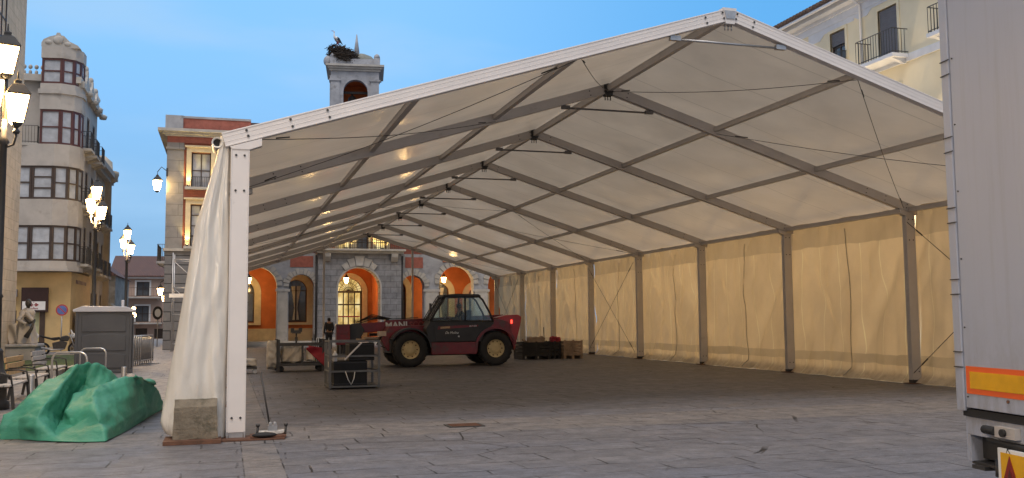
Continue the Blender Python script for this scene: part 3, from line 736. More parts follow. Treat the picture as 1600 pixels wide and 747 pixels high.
g = MB(); g.hexa([(6.29, YN + .1, 1.52), (6.295, YN + .1, 1.52), (6.295, YN + .94, 1.52), (6.29, YN + .94, 1.52), (6.76, YN + .1, 2.28), (6.765, YN + .1, 2.28), (6.765, YN + .94, 2.28), (6.76, YN + .94, 2.28)]); ws = g.build('windscreen', m_clear, tl)
g = MB()
for q in range(7):
    t_ = q / 6; x0 = 6.20 + .48 * t_; z0 = 1.52 + .78 * t_
    g.bar((x0, YN + .06, z0), (x0, YN + .96, z0), .02, .02)
for y in (.06, .36, .66, .96): g.bar((6.20, YN + y, 1.52), (6.68, YN + y, 2.30), .03, .03)
g.tube([(6.15, YN - .06, 1.55), (6.32, YN - .07, 1.95)], .02, 6); g.box(6.22, 6.27, YN - .14, YN + .02, 1.78, 2.08)
g.build('windscreen_guard', m_dgrey, tl)
g = MB(); g.box(7.28, 7.72, YN + .3, YN + .75, 1.18, 1.30); g.box(7.62, 7.74, YN + .3, YN + .75, 1.30, 1.86); g.build('seat', m_black, tl, bevel=.03)
g = MB(); g.tube([(6.72, YN + .52, 1.2), (6.86, YN + .52, 1.56)], .025, 8); g.lathe([(.17, -.012), (.185, 0), (.17, .012), (.155, 0), (.17, -.012)], (6.87, YN + .52, 1.58), 18, 'x', cap=False); g.build('steering_wheel', m_black, tl)
# fenders, engine cover, rear counterweight
def arch(x, r0, r1, a0, a1, y0, y1, n=12):
    g = MB()
    for k in range(n):
        a, b = a0 + (a1 - a0) * k / n, a0 + (a1 - a0) * (k + 1) / n
        g.prism([(x + r * math.cos(t), .575 + r * math.sin(t)) for r, t in ((r0, a), (r1, a), (r1, b), (r0, b))], y0, y1)
    return g
arch(8.5, .66, .74, R(12), R(178), YN + .0, YN + .52).build('rear_fender', m_red, tl)
g = MB(); g.prism([(7.86, .42), (7.86, 1.2), (8.05, 1.52), (8.6, 1.56), (9.0, 1.45), (9.05, 1.2), (9.22, .62), (9.15, .5), (9.08, .75), (8.85, 1.18), (8.5, 1.28), (8.15, 1.16), (7.92, .8)], YN + .06, YN + .5); g.build('rear_quarter_panel', m_red, tl, bevel=.02)
arch(5.61, .66, .71, R(5), R(150), YN + .0, YN + .5).build('front_fender', m_dgrey, tl)
g = MB(); g.prism([(8.1, .6), (9.25, .6), (9.32, .95), (9.25, 1.30), (8.6, 1.50), (8.1, 1.5)], YN + .55, YN + 1.9); g.build('engine_cover', m_red, tl, bevel=.04)
g = MB(); g.prism([(9.0, .72), (9.30, .76), (9.46, 1.35), (9.50, 1.62), (9.38, 1.70), (8.95, 1.68), (8.62, 1.60), (8.7, 1.5), (9.1, 1.38)], YN + .30, YN + .9); g.build('counterweight', m_redb, tl, bevel=.04)
g = MB(); g.box(9.10, 9.16, YN + .285, YN + .30, 1.40, 1.52); g.build('tail_light', m_redlight, tl)
# boom with lettering, head and carriage
g = MB(); g.bar((9.15, 18.75, 1.50), (5.0, 18.75, 1.33), .36, .42, up=(0, 0, 1)); boom = g.build('boom', m_red, tl, bevel=.02)
g = MB(); g.bar((5.02, 18.75, 1.33), (3.95, 18.75, 1.27), .28, .32); g.build('boom_extension', m_red, tl, bevel=.01)
g = MB(); g.prism([(4.95, .52), (5.9, .62), (6.3, 1.0), (6.3, 1.36), (5.0, 1.34), (4.72, .9)], 17.85, 18.5); g.build('front_frame', m_red, tl, bevel=.02)
text('boom_lettering', 'MANI', .30, frame(5.36, 18.548, 0, 1.36) @ Matrix.Rotation(R(-2.3), 4, 'Y'), m_white, boom, sx=1.02, ext=.006, bold=.009)
text('boom_lettering', 'SCOPIC', .28, frame(6.24, 18.548, 0, 1.39) @ Matrix.Rotation(R(-2.3), 4, 'Y'), M('faded_red_letters', (.36, .07, .06), .5), boom, sx=.9, ext=.006, bold=.005)
g = MB(); g.prism([(3.55, .35), (3.75, .30), (4.0, .75), (4.25, 1.20), (4.1, 1.45), (3.72, 1.40), (3.55, 1.0)], 18.25, 19.2); g.box(3.5, 3.56, 17.95, 19.5, .4, 1.15); g.build('carriage', m_dgrey, tl, bevel=.015)
for y in (18.15, 19.2):
    g = MB(); g.box(2.55, 3.5, y - .06, y + .06, .36, .41); g.box(3.44, 3.5, y - .06, y + .06, .36, 1.1); g.build('fork', m_dsteel, tl)
g = MB(); g.box(3.28, 3.72, 17.9, 18.2, .75, 1.42); g.box(3.3, 3.7, 17.88, 17.9, 1.1, 1.38); g.build('attachment_cover', m_red, tl, bevel=.02)
g = MB(); g.tube([(4.4, 18.4, .85), (5.4, 18.45, 1.05)], .06, 10); g.tube([(4.5, 18.95, 1.05), (5.6, 18.95, 1.1)], .05, 10); g.tube([(4.1, 18.5, 1.45), (4.6, 18.5, 1.6), (5.1, 18.5, 1.55)], .02, 6); g.build('hydraulic_ram', m_dsteel, tl)
g = MB()
for k in range(4): g.tube([(4.0, 18.5 - k * .03, 1.48), (4.5, 18.47 - k * .04, 1.62 + .04 * k), (5.2, 18.5 - k * .03, 1.58), (6.1, 18.52, 1.62)], .014, 6)
for k in range(3): g.tube([(4.75, 17.9 + k * .06, 1.0), (4.6, 17.88 + k * .06, .75), (4.95, 17.86 + k * .06, .60)], .014, 6)
g.build('hydraulic_hoses', m_black, tl)
g = MB(); g.box(4.62, 4.9, 17.84, 18.0, 1.02, 1.18); g.build('headlight', M('lamp_lens', (.55, .45, .35), .3), tl, bevel=.01)

sit = dict(
    v=[(0, .05, 0), (0, .04, .2), (0, -.02, .44), (0, -.05, .55), (0, -.08, .66), (0, -.085, .75),
       (.10, -.02, -.02), (.12, -.42, .06), (.12, -.48, -.34), (.12, -.60, -.38), (-.10, -.02, -.02), (-.12, -.42, .06), (-.12, -.46, -.34), (-.12, -.58, -.38),
       (.19, -.02, .48), (.25, -.14, .24), (.14, -.36, .30), (-.19, -.02, .48), (-.25, -.14, .24), (-.14, -.36, .30)],
    e=stand['e'], r=stand['r'], head=4, hands=[(16, (-.3, -1, .2), (-1, 0, .3)), (19, (.3, -1, .2), (1, 0, .3))], clothes=stand['clothes'])
person('driver in dark clothes sitting at the wheel in the red handler cab', None, (7.42, YN + .52, 1.31), R(-90), sit)

# ------------------------------------------------------------------ things under the tent
m_cage = M('dull_grey_frame', (.17, .17, .17), .55, .2, 9, metal=.3)
cg = thing('cage_trolley', 'grey steel cage trolley full of black gear', 'cage trolley', (2.70, 8.95, 0))
x0, x1, y0, y1 = 2.10, 3.20, 8.42, 9.45
for x in (x0, x1):
    for y in (y0, y1):
        g = MB(); g.box(x - .025, x + .025, y - .025, y + .025, .02, 1.09); g.build('corner_post', m_cage, cg)
g = MB()
for z in (.06, .40, .74, 1.07):
    for y in (y0, y1): g.box(x0 + .025, x1 - .025, y - .018, y + .018, z - .02, z + .02)
    for x in (x0, x1): g.box(x - .018, x + .018, y0 + .025, y1 - .025, z - .02, z + .02)
for q in (.33, .66): g.box(x0 - .008, x0 + .008, y0 + q * (y1 - y0) - .01, y0 + q * (y1 - y0) + .01, .08, 1.05)
g.build('rail', m_cage, cg)
g = MB(); g.box(x0 + .02, x1 - .02, y0 + .02, y1 - .02, .045, .075); g.build('floor_plate', m_dsteel, cg)
g = MB(); g.box(x0 - .03, x0 - .025, y0 + .05, y0 + .18, .5, .62); g.build('tag_plate', m_cloth, cg)
for nm, b in (('black_flight_case', (2.2, 2.95, 8.55, 9.3, .08, .62)), ('black_flight_case', (2.55, 3.12, 8.6, 9.35, .63, 1.02))):
    g = MB(); g.box(*b); g.mi = 1
    for z in (b[4] + .03, b[5] - .03): g.box(b[0] - .004, b[1] + .004, b[2] - .004, b[3] + .004, z - .012, z + .012)
    g.one(nm, [m_black, m_dgrey], ('lower and larger' if b[4] < .3 else 'upper and smaller') + ' black flight case inside the steel cage trolley', 'case', 'black cases in the cage trolley', bevel=0)
g = MB(); g.bar((2.42, 8.40, .66), (2.80, 8.405, 1.04), .04, .03); g.one('aluminium_strut', m_alu_w, 'pale strut leaning diagonally across the cage trolley front', 'strut')
g = MB(); g.tube([(2.44, 8.39, .40), (2.50, 8.385, .22), (2.57, 8.39, .10), (2.63, 8.385, .24), (2.65, 8.39, .39)], .011, 6); g.one('ratchet_strap', m_white, 'white strap hanging in a V on the cage trolley', 'strap')
g = MB(); g.box(2.75, 3.15, 8.6, 9.0, 1.092, 1.12); g.box(2.9, 3.2, 8.5, 8.75, 1.125, 1.16); g.one('plank_offcut', m_crate, 'wood offcuts lying on top of the cage trolley', 'plank')
g = MB(); g.lathe([(.05, 0), (.055, .02), (.055, .16), (.025, .2), (.02, .24)], (2.22, 8.55, .622), 12); g.one('white_bottle', m_white, 'white bottle standing on the lower black case', 'bottle')

ct = thing('stillage_cart', 'low black steel stillage cart loaded with white tarpaulin', 'cart', (2.0, 16.7, 0))
x0, x1, y0, y1 = 1.36, 2.72, 16.25, 17.2
for x in (x0, x1):
    for y in (y0, y1):
        g = MB(); g.box(x - .05, x + .05, y - .05, y + .05, .02, .98); g.build('corner_post', m_dsteel, ct)
g = MB()
for z in (.22, .82):
    for y in (y0, y1): g.box(x0 + .05, x1 - .05, y - .03, y + .03, z - .04, z + .04)
    for x in (x0, x1): g.box(x - .03, x + .03, y0 + .05, y1 - .05, z - .04, z + .04)
g.box(2.05, 2.11, y0 - .02, y0 + .02, .26, .78); g.build('rail', m_dsteel, ct)
g = MB(); g.box(x0 + .03, x1 - .03, y0 + .03, y1 - .03, .185, .23); g.build('floor_plate', m_dsteel, ct)
for x in (x0 + .1, x1 - .1):
    for y in (y0 + .1, y1 - .1):
        g = MB(); g.lathe([(.08, -.03), (.09, 0), (.08, .03)], (x, y, .09), 12, 'y'); g.build('caster', m_black, ct)
def bundle(c, r, seed, amp=.16, n=26, k=16):
    g = MB(); g.ell(c, r, n * 2, k * 2)
    for v in g.bm.verts:
        q = (v.co - Vector(c)); u_ = [q[i] / r[i] for i in range(3)]; m_ = max(.001, (sum(abs(x) ** 5 for x in u_)) ** .2)
        q = Vector([u_[i] / m_ * r[i] * .93 for i in range(3)]); q = q * (1 + .9 * crumple(q * 2.2, 2.2, 6, seed)); d = 1 + .35 * amp * noise.noise(q * 5 + Vector((seed, 0, 0))) + amp * .6 * noise.noise(q * 13 + Vector((0, seed, 0)))
        v.co = Vector(c) + q * d
    return g
bundle((1.80, 16.68, .53), (.36, .34, .29), 2).one('white_tarpaulin_bundle', m_cloth, 'folded white tarpaulin bundle lying inside the black cart', 'tarpaulin')
g = bundle((1.20, 16.55, .53), (.17, .36, .44), 8, .10); g.one('draped_tarpaulin', m_cloth, 'dirty white tarpaulin hanging over the end of the black cart', 'tarpaulin')
bundle((2.34, 16.42, .52), (.14, .17, .20), 5).one('white_sack', M('white_sack_cloth', (.62, .57, .5), .7), 'small white sack beside the red cloth in the cart', 'sack')
g = MB(); g.grid(18, 14, lambda u, v: (2.22 + .55 * u + .04 * math.sin(v * 5), 16.18 - .05 * math.sin(u * 6 + v * 3), .80 - .10 * u - v * (.12 + .42 * u) + .0))
s_ = g.one('red_cloth', m_redcloth, 'dark red cloth draped over the black cart rail', 'cloth'); sm_ = s_.modifiers.new('thick', 'SOLIDIFY'); sm_.thickness = .03
g = MB(); g.tube([(1.93, 16.8, .80), (1.93, 16.8, 1.15)], .025, 8); g.box(1.80, 2.06, 16.74, 16.86, 1.15, 1.25); g.box(1.76, 1.86, 16.76, 16.84, 1.18, 1.32); g.box(2.0, 2.10, 16.76, 16.84, 1.20, 1.32); g.tube([(1.93, 16.8, .82), (1.80, 16.75, .62)], .02, 6); g.tube([(1.93, 16.8, .82), (2.06, 16.75, .62)], .02, 6); g.box(1.89, 1.97, 16.76, 16.84, .92, 1.04)
g.one('winch_tool', m_dsteel, 'black iron winch tool standing on the cart', 'tool')
g = MB()
for k in range(5): g.tube([(2.42 + k * .055, 16.95, .25), (2.43 + k * .055, 16.97, 1.0 + (.12 if k == 1 else 0))], .016, 6)
g.one('iron_stakes', m_dsteel, 'bunch of iron stakes standing in the cart', 'stakes')
dl = thing('wheeled_dolly', 'low dolly on small casters near the tent corner leg', 'dolly', (.5, 16, 0))
g = MB(); g.box(.15, .74, 15.75, 16.3, .14, .19); g.build('deck', m_dsteel, dl)
for x in (.22, .68):
    for y in (15.82, 16.24):
        g = MB(); g.lathe([(.06, -.02), (.068, 0), (.06, .02)], (x, y, .068), 12, 'y'); g.build('caster', m_steel, dl)
bundle((.44, 16.02, .32), (.30, .26, .13), 11, .12).one('tarpaulin_roll', m_cloth, 'small pale tarpaulin bundle resting on the dolly', 'tarpaulin')

# pallet crates near the right wall
def crate(name, label, x0, x1, y0, y1, z1, mat, group=None):
    t = thing(name, label, 'crate', ((x0 + x1) / 2, (y0 + y1) / 2, 0), 0, group)
    g = MB()
    for z in [.16 + k * (z1 - .16) / 4 for k in range(4)]:
        h = (z1 - .16) / 4 - .025
        for y in (y0, y1 - .02): g.box(x0, x1, y, y + .02, z, z + h)
        for x in (x0 + .001, x1 - .021): g.box(x, x + .02, y0 + .02, y1 - .02, z, z + h)
    g.build('slatted_side', mat, t)
    for x in (x0 - .005, (x0 + x1) / 2 - .04, x1 - .075):
        for y in (y0 - .02, y1): g = MB(); g.box(x, x + .08, y, y + .02, .1, z1 + .005); g.build('batten', mat, t)
    g = MB(); g.box(x0, x1, y0, y1, .12, .15)
    for x in (x0, (x0 + x1) / 2 - .05, x1 - .1): g.box(x, x + .1, y0 + .001, y1 - .001, .002, .12)
    g.build('pallet_base', mat, t); return t
crate('pallet_crate', 'dark slatted pallet crate heaped with scrap timber', 10.62, 11.75, 21.1, 22.2, .68, m_dcrate, 'pallet crates')
crate('pallet_crate', 'second dark pallet crate beside the pale wooden one', 11.78, 12.28, 21.4, 22.4, .68, m_dcrate, 'pallet crates')
crate('pallet_crate', 'pale wooden slatted crate nearest to the tent wall', 12.33, 13.10, 21.2, 22.1, .70, m_crate, 'pallet crates')
g = MB(); rnd = random.Random(3)
for k in range(10):
    x = 10.9 + rnd.random() * .7; g.bar((x, 21.3 + rnd.random() * .3, .62 + rnd.random() * .15), (x + rnd.uniform(-.2, .35), 22 - rnd.random() * .3, .66 + rnd.random() * .2), .12, .05)
g.box(10.95, 11.55, 21.25, 21.6, .60, .84); g.one('scrap_timber', m_crate, 'scrap timber heaped in the dark crate', 'timber')
g = MB(); g.tube([(11.66, 21.5, .2), (11.6, 21.45, 1.22)], .018, 6); g.one('iron_bar', m_dsteel, 'thin iron bar sticking up out of the crate', 'bar')
bundle((12.15, 21.75, .70), (.20, .2, .16), 21).one('red_bag', m_redcloth, 'small dark red bag on the second crate', 'bag')

# ------------------------------------------------------------------ truck at the right edge
th = Vector((4.74, -7.70)); e1 = math.atan2(-math.cos(.16), -math.sin(.16))
tk = thing('box_truck', 'silver box truck with its rear doors facing the tent', 'truck', (th.x, th.y, 0), e1)
Tm = MW[tk.name]
g = MB(Tm); g.box(.0, 2.5, .03, 7.2, .92, 3.95); g.build('cargo_box', m_truck, tk, bevel=.012)
g = MB(Tm); g.box(-.012, .075, -.02, .03, .90, 3.96); g.box(2.43, 2.51, -.02, .03, .90, 3.96); g.box(.075, 2.43, -.018, .03, 3.86, 3.96); g.build('door_frame', m_truck, tk, bevel=.006)
for x in (.085, 1.255):
    g = MB(Tm); g.box(x, x + 1.16, -.012, .028, .925, 3.85); d = g.build('rear_door', m_truck, tk, bevel=.005)
    g = MB(Tm)
    for z in (1.25, 1.75, 2.25, 2.75, 3.3):
        xx = .03 if x < 1 else 2.46
        g.tube([(xx - .045, -.005, z - .06), (xx - .045, -.005, z + .06)], .009, 8); g.box(xx - .045, xx + .06, -.026, -.0205, z - .055, z - .048); g.box(xx - .045, xx + .06, -.026, -.0205, z + .048, z + .055)
    for z in [1.0 + .47 * i_ for i_ in range(7)]: g.lathe([(.007, -.018), (.005, -.012)], (x + .03, 0, z), 6, 'y')
    g.build('hinge', m_dsteel, d)
    g = MB(Tm); g.box(x + .02, x + 1.1, -.0155, -.0125, 1.022, 1.207); mk = g.build('marking_border', m_orangeR, d)
    g = MB(Tm); g.box(x + .065, x + 1.055, -.019, -.0157, 1.058, 1.172)
    for k in range(6): g.box(x + .075, x + 1.045, -.0200, -.0191, 1.062 + k * .018, 1.072 + k * .018)
    g.build('marking_reflector', m_yellowR, mk)
    g = MB(Tm); g.lathe([(.012, -.022), (.009, -.0125)], (x + .45, 0, 1.0), 8, 'y'); g.build('rivet', m_rust, d)
g = MB(Tm); g.box(.03, 2.47, .0, .12, .865, .915); g.build('rubber_seal', m_black, tk)
g = MB(Tm); g.box(.035, 1.2, .012, .10, .74, .865); g.box(.035, .08, .012, 1.0, .56, .74); g.build('rear_sill', m_truck, tk, bevel=.004)
g = MB(Tm); g.box(.07, 2.42, .10, 7.0, .58, .86); g.build('subframe', m_dsteel, tk)
g = MB(Tm); g.box(.06, .30, .03, .9, .545, .565); g.box(.1, .24, .0, .1, .52, .545); g.tube([(.3, .06, .60), (.34, .03, .50)], .022, 8); g.tube([(.22, .05, .55), (.40, .05, .53)], .014, 6); g.build('under_bracket', m_dsteel, tk)
g = MB(Tm); g.tube([(.28, -.02, .80), (.40, -.02, .80)], .028, 10); g.mi = 1; g.box(.40, .60, -.03, .012, .765, .835); g.mi = 0; g.tube([(.5, -.035, .80), (.5, -.055, .80)], .025, 10); g.tube([(.3, -.01, .735), (.7, -.01, .72), (.9, -.01, .68)], .016, 6); g.tube([(.52, -.02, .70), (.56, -.02, .66), (.54, -.02, .62), (.50, -.02, .66), (.52, -.02, .70)], .012, 6)
g.build('door_latch', [m_black, m_alu], tk)
for x in (.42, 1.78):
    g = MB(Tm); g.box(x, x + .32, -.03, -.005, .42, .70); lb = g.build('light_board', m_white, tk, bevel=.004)
    g = MB(Tm); g.box(x + .035, x + .30, -.034, -.0305, .445, .675); g.build('yellow_panel', m_yellowR, lb)
    g = MB(Tm); g.prism([(x + .04, .455), (x + .21, .455), (x + .125, .66)], -.039, -.0345); g.build('triangle_reflector', m_tri, lb)
    g = MB(Tm); g.prism([(x + .085, .48), (x + .165, .48), (x + .125, .58)], -.041, -.0392); g.build('reflector_core', M('dark_reflector', (.12, .02, .015), .3) if x < 1 else bpy.data.materials['dark_reflector'], lb)
    g = MB(Tm); g.box(x + .305, x + .32, -.036, -.0305, .42, .70); g.build('bracket', m_black, lb)
g = MB(Tm); g.box(.17, 2.33, -.10, .02, .33, .43); g.box(.6, .68, .02, .4, .36, .58); g.box(1.8, 1.88, .02, .4, .36, .58); g.build('bumper_bar', m_dsteel, tk, bevel=.01)
for x in (.30, 2.2):
    for y in (1.7, 5.9):
        g = MB(Tm); g.lathe([(.26, -.13), (.40, -.14), (.46, -.08), (.47, 0), (.46, .08), (.40, .14), (.26, .13), (.1, .05), (.001, .05)], (x, y, .47), 28, 'x', cap=False); g.build('wheel', m_black, tk)
g = MB(Tm); g.box(.1, 2.4, 7.4, 9.4, .55, 2.9); g.build('driver_cab', m_white, tk, bevel=.1)

# ------------------------------------------------------------------ green tarpaulin heap
TARP = [  # rows of cloth points from the front hem to the back crest, left to right
[(-2.99, 0.96, 0.0), (-2.7, 0.85, 0.0), (-2.47, 0.63, 0.0), (-2.12, 0.36, 0.0), (-1.85, 0.26, 0.0), (-1.61, 0.24, 0.0), (-1.47, 1.61, 0.0), (-1.32, 3.66, 0.0), (-1.21, 4.79, 0.0)] ,
[(-3.0, 1.0, 0.16), (-2.77, 0.95, 0.27), (-2.52, 0.72, 0.28), (-2.3, 0.7, 0.09), (-2.01, 0.5, 0.11), (-1.64, 0.33, 0.13), (-1.46, 1.62, 0.2), (-1.32, 3.3, 0.24), (-1.21, 4.5, 0.16)] ,
[(-2.99, 1.1, 0.31), (-2.72, 1.1, 0.47), (-2.44, 0.88, 0.48), (-2.31, 1.15, 0.15), (-2.1, 0.9, 0.17), (-1.79, 0.7, 0.34), (-1.51, 1.7, 0.45), (-1.35, 2.9, 0.47), (-1.21, 4.2, 0.29)] ,
[(-2.91, 1.25, 0.37), (-2.65, 1.3, 0.6), (-2.37, 1.15, 0.57), (-2.29, 1.5, 0.26), (-2.21, 1.0, 0.35), (-1.91, 1.15, 0.55), (-1.58, 1.85, 0.61), (-1.37, 2.5, 0.63), (-1.23, 3.9, 0.4)] ,
[(-2.86, 1.4, 0.43), (-2.56, 1.5, 0.68), (-2.31, 1.45, 0.72), (-2.22, 1.8, 0.45), (-2.16, 1.4, 0.54), (-1.88, 1.5, 0.63), (-1.61, 2.0, 0.69), (-1.42, 2.25, 0.75), (-1.26, 3.3, 0.54)] ,
[(-2.82, 1.6, 0.45), (-2.51, 1.65, 0.72), (-2.24, 1.62, 0.84), (-2.11, 1.95, 0.65), (-2.03, 1.9, 0.57), (-1.84, 1.9, 0.58), (-1.62, 2.3, 0.62), (-1.47, 2.7, 0.67), (-1.28, 3.6, 0.51)] ,
[(-2.77, 1.8, 0.46), (-2.46, 1.75, 0.75), (-2.19, 1.75, 0.95), (-2.04, 1.9, 0.97), (-1.94, 2.0, 0.94), (-1.81, 2.2, 0.82), (-1.65, 2.6, 0.68), (-1.49, 3.0, 0.57), (-1.29, 3.8, 0.47)] ,
]
last = TARP[-1]
TARP.append([(x - .05, y + .25, z * .62) for x, y, z in last])
TARP.append([(x - .10, y + .55, .02) for x, y, z in last])
g = MB(); Vt = [[g.v(p) for p in row] for row in TARP]
for i in range(len(TARP) - 1):
    for j in range(8): g.f([Vt[i][j], Vt[i][j + 1], Vt[i + 1][j + 1], Vt[i + 1][j]], True)
bmesh.ops.subdivide_edges(g.bm, edges=g.bm.edges[:], cuts=6, use_grid_fill=True, smooth=.5)
bmesh.ops.subdivide_edges(g.bm, edges=g.bm.edges[:], cuts=1, use_grid_fill=True)
g.bm.normal_update()
for v in g.bm.verts:
    p = v.co.copy(); k = min(1, max(0, p.z * 6))
    w = .020 * noise.noise(p * 2.2) + .30 * crumple(p, 1.7, 6, 4) + .10 * crumple(p, 4.5, 6, 9) + .003 * noise.noise(p * 14)
    v.co = p + v.normal * w * k * (1 if v.normal.z > -.3 else 0)
    v.co.z = max(v.co.z, .006 + .01 * abs(noise.noise(Vector((p.x * 4, p.y * 4, 1)))))
tp = g.one('green_tarpaulin', m_green, 'crumpled green tarpaulin heaped on the paving beside the tent', 'tarpaulin')
sm_ = tp.modifiers.new('smooth', 'SMOOTH'); sm_.factor = .3; sm_.iterations = 1
sm_ = tp.modifiers.new('thick', 'SOLIDIFY'); sm_.thickness = .012; sm_.offset = 1

# ------------------------------------------------------------------ street lamps
def glow_light(parent, p, watts, col=(1, .68, .34), r=.18):
    ld = bpy.data.lights.new('lantern_light', 'POINT'); ld.energy = watts; ld.color = col; ld.shadow_soft_size = r
    lo = bpy.data.objects.new('lantern_light', ld); C.objects.link(lo); lo.parent = parent; lo.location = MW[parent.name].inverted() @ Vector(p)
def lantern(parent, c, s=1.0, gm=None):
    """four-sided tapering lantern hanging on c (bottom centre)"""
    x, y, z = c
    g = MB(frame(x, y, 20, z))
    g.lathe([(.03 * s, 0), (.10 * s, .05 * s), (.13 * s, .10 * s)], n=4, a0=PI / 4, sm=False)
    for k in range(4):
        a = PI / 4 + k * PI / 2
        g.bar((.135 * s * math.cos(a), .135 * s * math.sin(a), .10 * s), (.245 * s * math.cos(a), .245 * s * math.sin(a), .58 * s), .014 * s)
    g.lathe([(.25 * s, .575 * s), (.27 * s, .60 * s), (.14 * s, .76 * s), (.07 * s, .80 * s), (.08 * s, .84 * s), (.02 * s, .88 * s), (.012 * s, 1.0 * s)], n=4, a0=PI / 4, sm=False)
    L = g.build('lantern', m_iron, parent)
    g = MB(frame(x, y, 20, z)); g.lathe([(.125 * s, .105 * s), (.232 * s, .572 * s)], n=4, a0=PI / 4, sm=False); g.build('lantern_glass', gm or m_lamp, L)
def street_lamp(x, y, h, label, arms=3, rot=0, top=.55, q=1.0, watts=320, ls=1.0, lcol=(1, .68, .34)):
    t = thing('street_lamp', label, 'street lamp', (x, y, 0), 0, 'lamp posts along the side of the plaza')
    g = MB(); g.lathe([(.26, 0), (.26, .12), (.21, .16), (.21, .55), (.24, .60), (.16, .68), (.12, 1.0), (.13, 1.04), (.09, 1.10)], (x, y, 0), 12); g.build('pedestal', m_iron, t)
    g = MB(); g.lathe([(.085, 1.1), (.075, 2.0), (.095, 2.03), (.07, 2.08), (.06, h - .3), (.10, h - .25), (.05, h - .15), (.035, h + top + .03)], (x, y, 0), 12); g.build('pole', m_iron, t)
    g = MB()
    hs = [h + (.30 if k % 2 else 0) for k in range(arms)]
    for k in range(arms):
        a = rot + 2 * PI * k / arms; d = Vector((math.cos(a), math.sin(a), 0)); o = Vector((x, y, hs[k] - .2))
        g.tube([o, o + d * .15 * q + Vector((0, 0, -.14)), o + d * .36 * q + Vector((0, 0, -.10)), o + d * .44 * q + Vector((0, 0, .06)), o + d * .44 * q + Vector((0, 0, .15))], .022, 6)
        g.lathe([(.05, .1), (.07, .14), (.03, .2)], (o.x + d.x * .44 * q, o.y + d.y * .44 * q, o.z), 8)
    g.build('bracket_arms', m_iron, t)
    for k in range(arms):
        a = rot + 2 * PI * k / arms; lantern(t, (x + .44 * q * math.cos(a), y + .44 * q * math.sin(a), hs[k]), ls)
    lantern(t, (x, y, h + top), ls)
    glow_light(t, (x, y, h + .2), watts, lcol); return t
street_lamp(-4.13, 5.95, 5.12, 'nearest tall black lamp post in front of the sandstone corner', 2, R(-25), .92, .55, ls=1.06)
street_lamp(-4.62, 22.6, 5.05, 'black lamp post with lit lanterns in front of the glazed bay building', 2, R(-40), .72, .55, watts=620, ls=.92)
street_lamp(-4.78, 35.2, 4.70, 'lamp post with lit lanterns rising behind the portable toilet', 2, R(-40), .72, .50, watts=140, ls=.88)
street_lamp(-4.1, -10.9, 5.1, 'unseen lamp post with lit lanterns added behind the camera to light the tent front', 3, R(20), watts=820, lcol=(1, .86, .70))  # unseen post continuing the row, added to brighten the curtain and corner leg
def wall_lantern(x, y, z, label, reach, d, s=1.0, gm=None, group='wall lanterns'):
    t = thing('wall_lantern', label, 'wall lantern', (x, y, z), 0, group); d = Vector(d); w = Vector((x, y, z)) - d * reach
    g = MB(); g.tube([w + Vector((0, 0, 1.05 * s)), w + d * reach * .6 + Vector((0, 0, 1.25 * s)), w + d * reach + Vector((0, 0, 1.0 * s))], .025, 6); g.box(w.x - .05, w.x + .05, w.y - .05, w.y + .05, z + .8 * s, z + 1.2 * s); g.build('bracket', m_iron, t)
    lantern(t, (x, y, z), s, gm); return t
wall_lantern(-4.25, 50.9, 3.15, 'lit wall lantern on a bracket above the round road sign', .8, (-1, 0, 0), .9)
wall_lantern(-4.4, 57.3, 2.9, 'farther and lower lit lantern seen under the first bracket lantern', .95, (-1, 0, 0), .75)
wall_lantern(-3.95, 41.7, 8.65, 'bright lit lamp high on the brick corner pavilion', .5, (-1, 0, 0), 1.15, emis('flood_lamp_glass', (1, .66, .26), 45))
t = thing('twin_globe_lamp', 'small lamp post with two lit globes at the edge of the toilet', 'street lamp', (-5.86, 51.5, 0))
g = MB(); g.tube([(-5.86, 51.5, 0), (-5.86, 51.5, 2.3)], .04, 8); g.build('pole', m_iron, t)
g = MB(); g.ell((-5.86, 51.5, 2.38), (.11, .11, .13)); g.ell((-5.84, 51.42, 1.98), (.14, .14, .15)); g.build('globe', m_lamp, t)

# ------------------------------------------------------------------ street furniture at the left
def bench(x, y, label, rz=0):
    t = thing('bench', label, 'bench', (x, y, 0), rz, 'benches along the lawn'); m = MW[t.name]
    g = MB(m)
    for k in range(4): g.box(-.18 + k * .115, -.08 + k * .115, -.85, .85, .43, .465)
    g.build('seat', m_woodp, t, bevel=.006)
    g = MB(m)
    for k in range(3): g.bar((-.235 - k * .025, -.85, .56 + k * .125), (-.235 - k * .025, .85, .56 + k * .125), .03, .10)
    g.build('backrest', m_wood if 'tan' in label else m_woodp, t, bevel=.005)
    for s in (-.7, .7):
        g = MB(m); g.bar((-.17, s, .42), (-.24, s, .02), .05, .05); g.bar((.26, s, .42), (.30, s, .02), .05, .05); g.bar((-.22, s, .415), (.28, s, .415), .05, .03)
        g.tube([(-.21, s, .42), (-.26, s, .55), (-.31, s, .88)], .025, 6); g.tube([(-.24, s, .64), (.1, s, .66), (.24, s, .62), (.27, s, .43)], .018, 6)
        g.build('side_frame', m_iron, t)
    return t
bench(-4.02, 6.2, 'pale slatted bench half hidden by the lamp post pedestal')
bench(-4.05, 8.6, 'slatted bench with a tan backrest behind the green tarpaulin')
bench(-4.3, 12.6, 'third pale bench beside the lawn, seen end on')
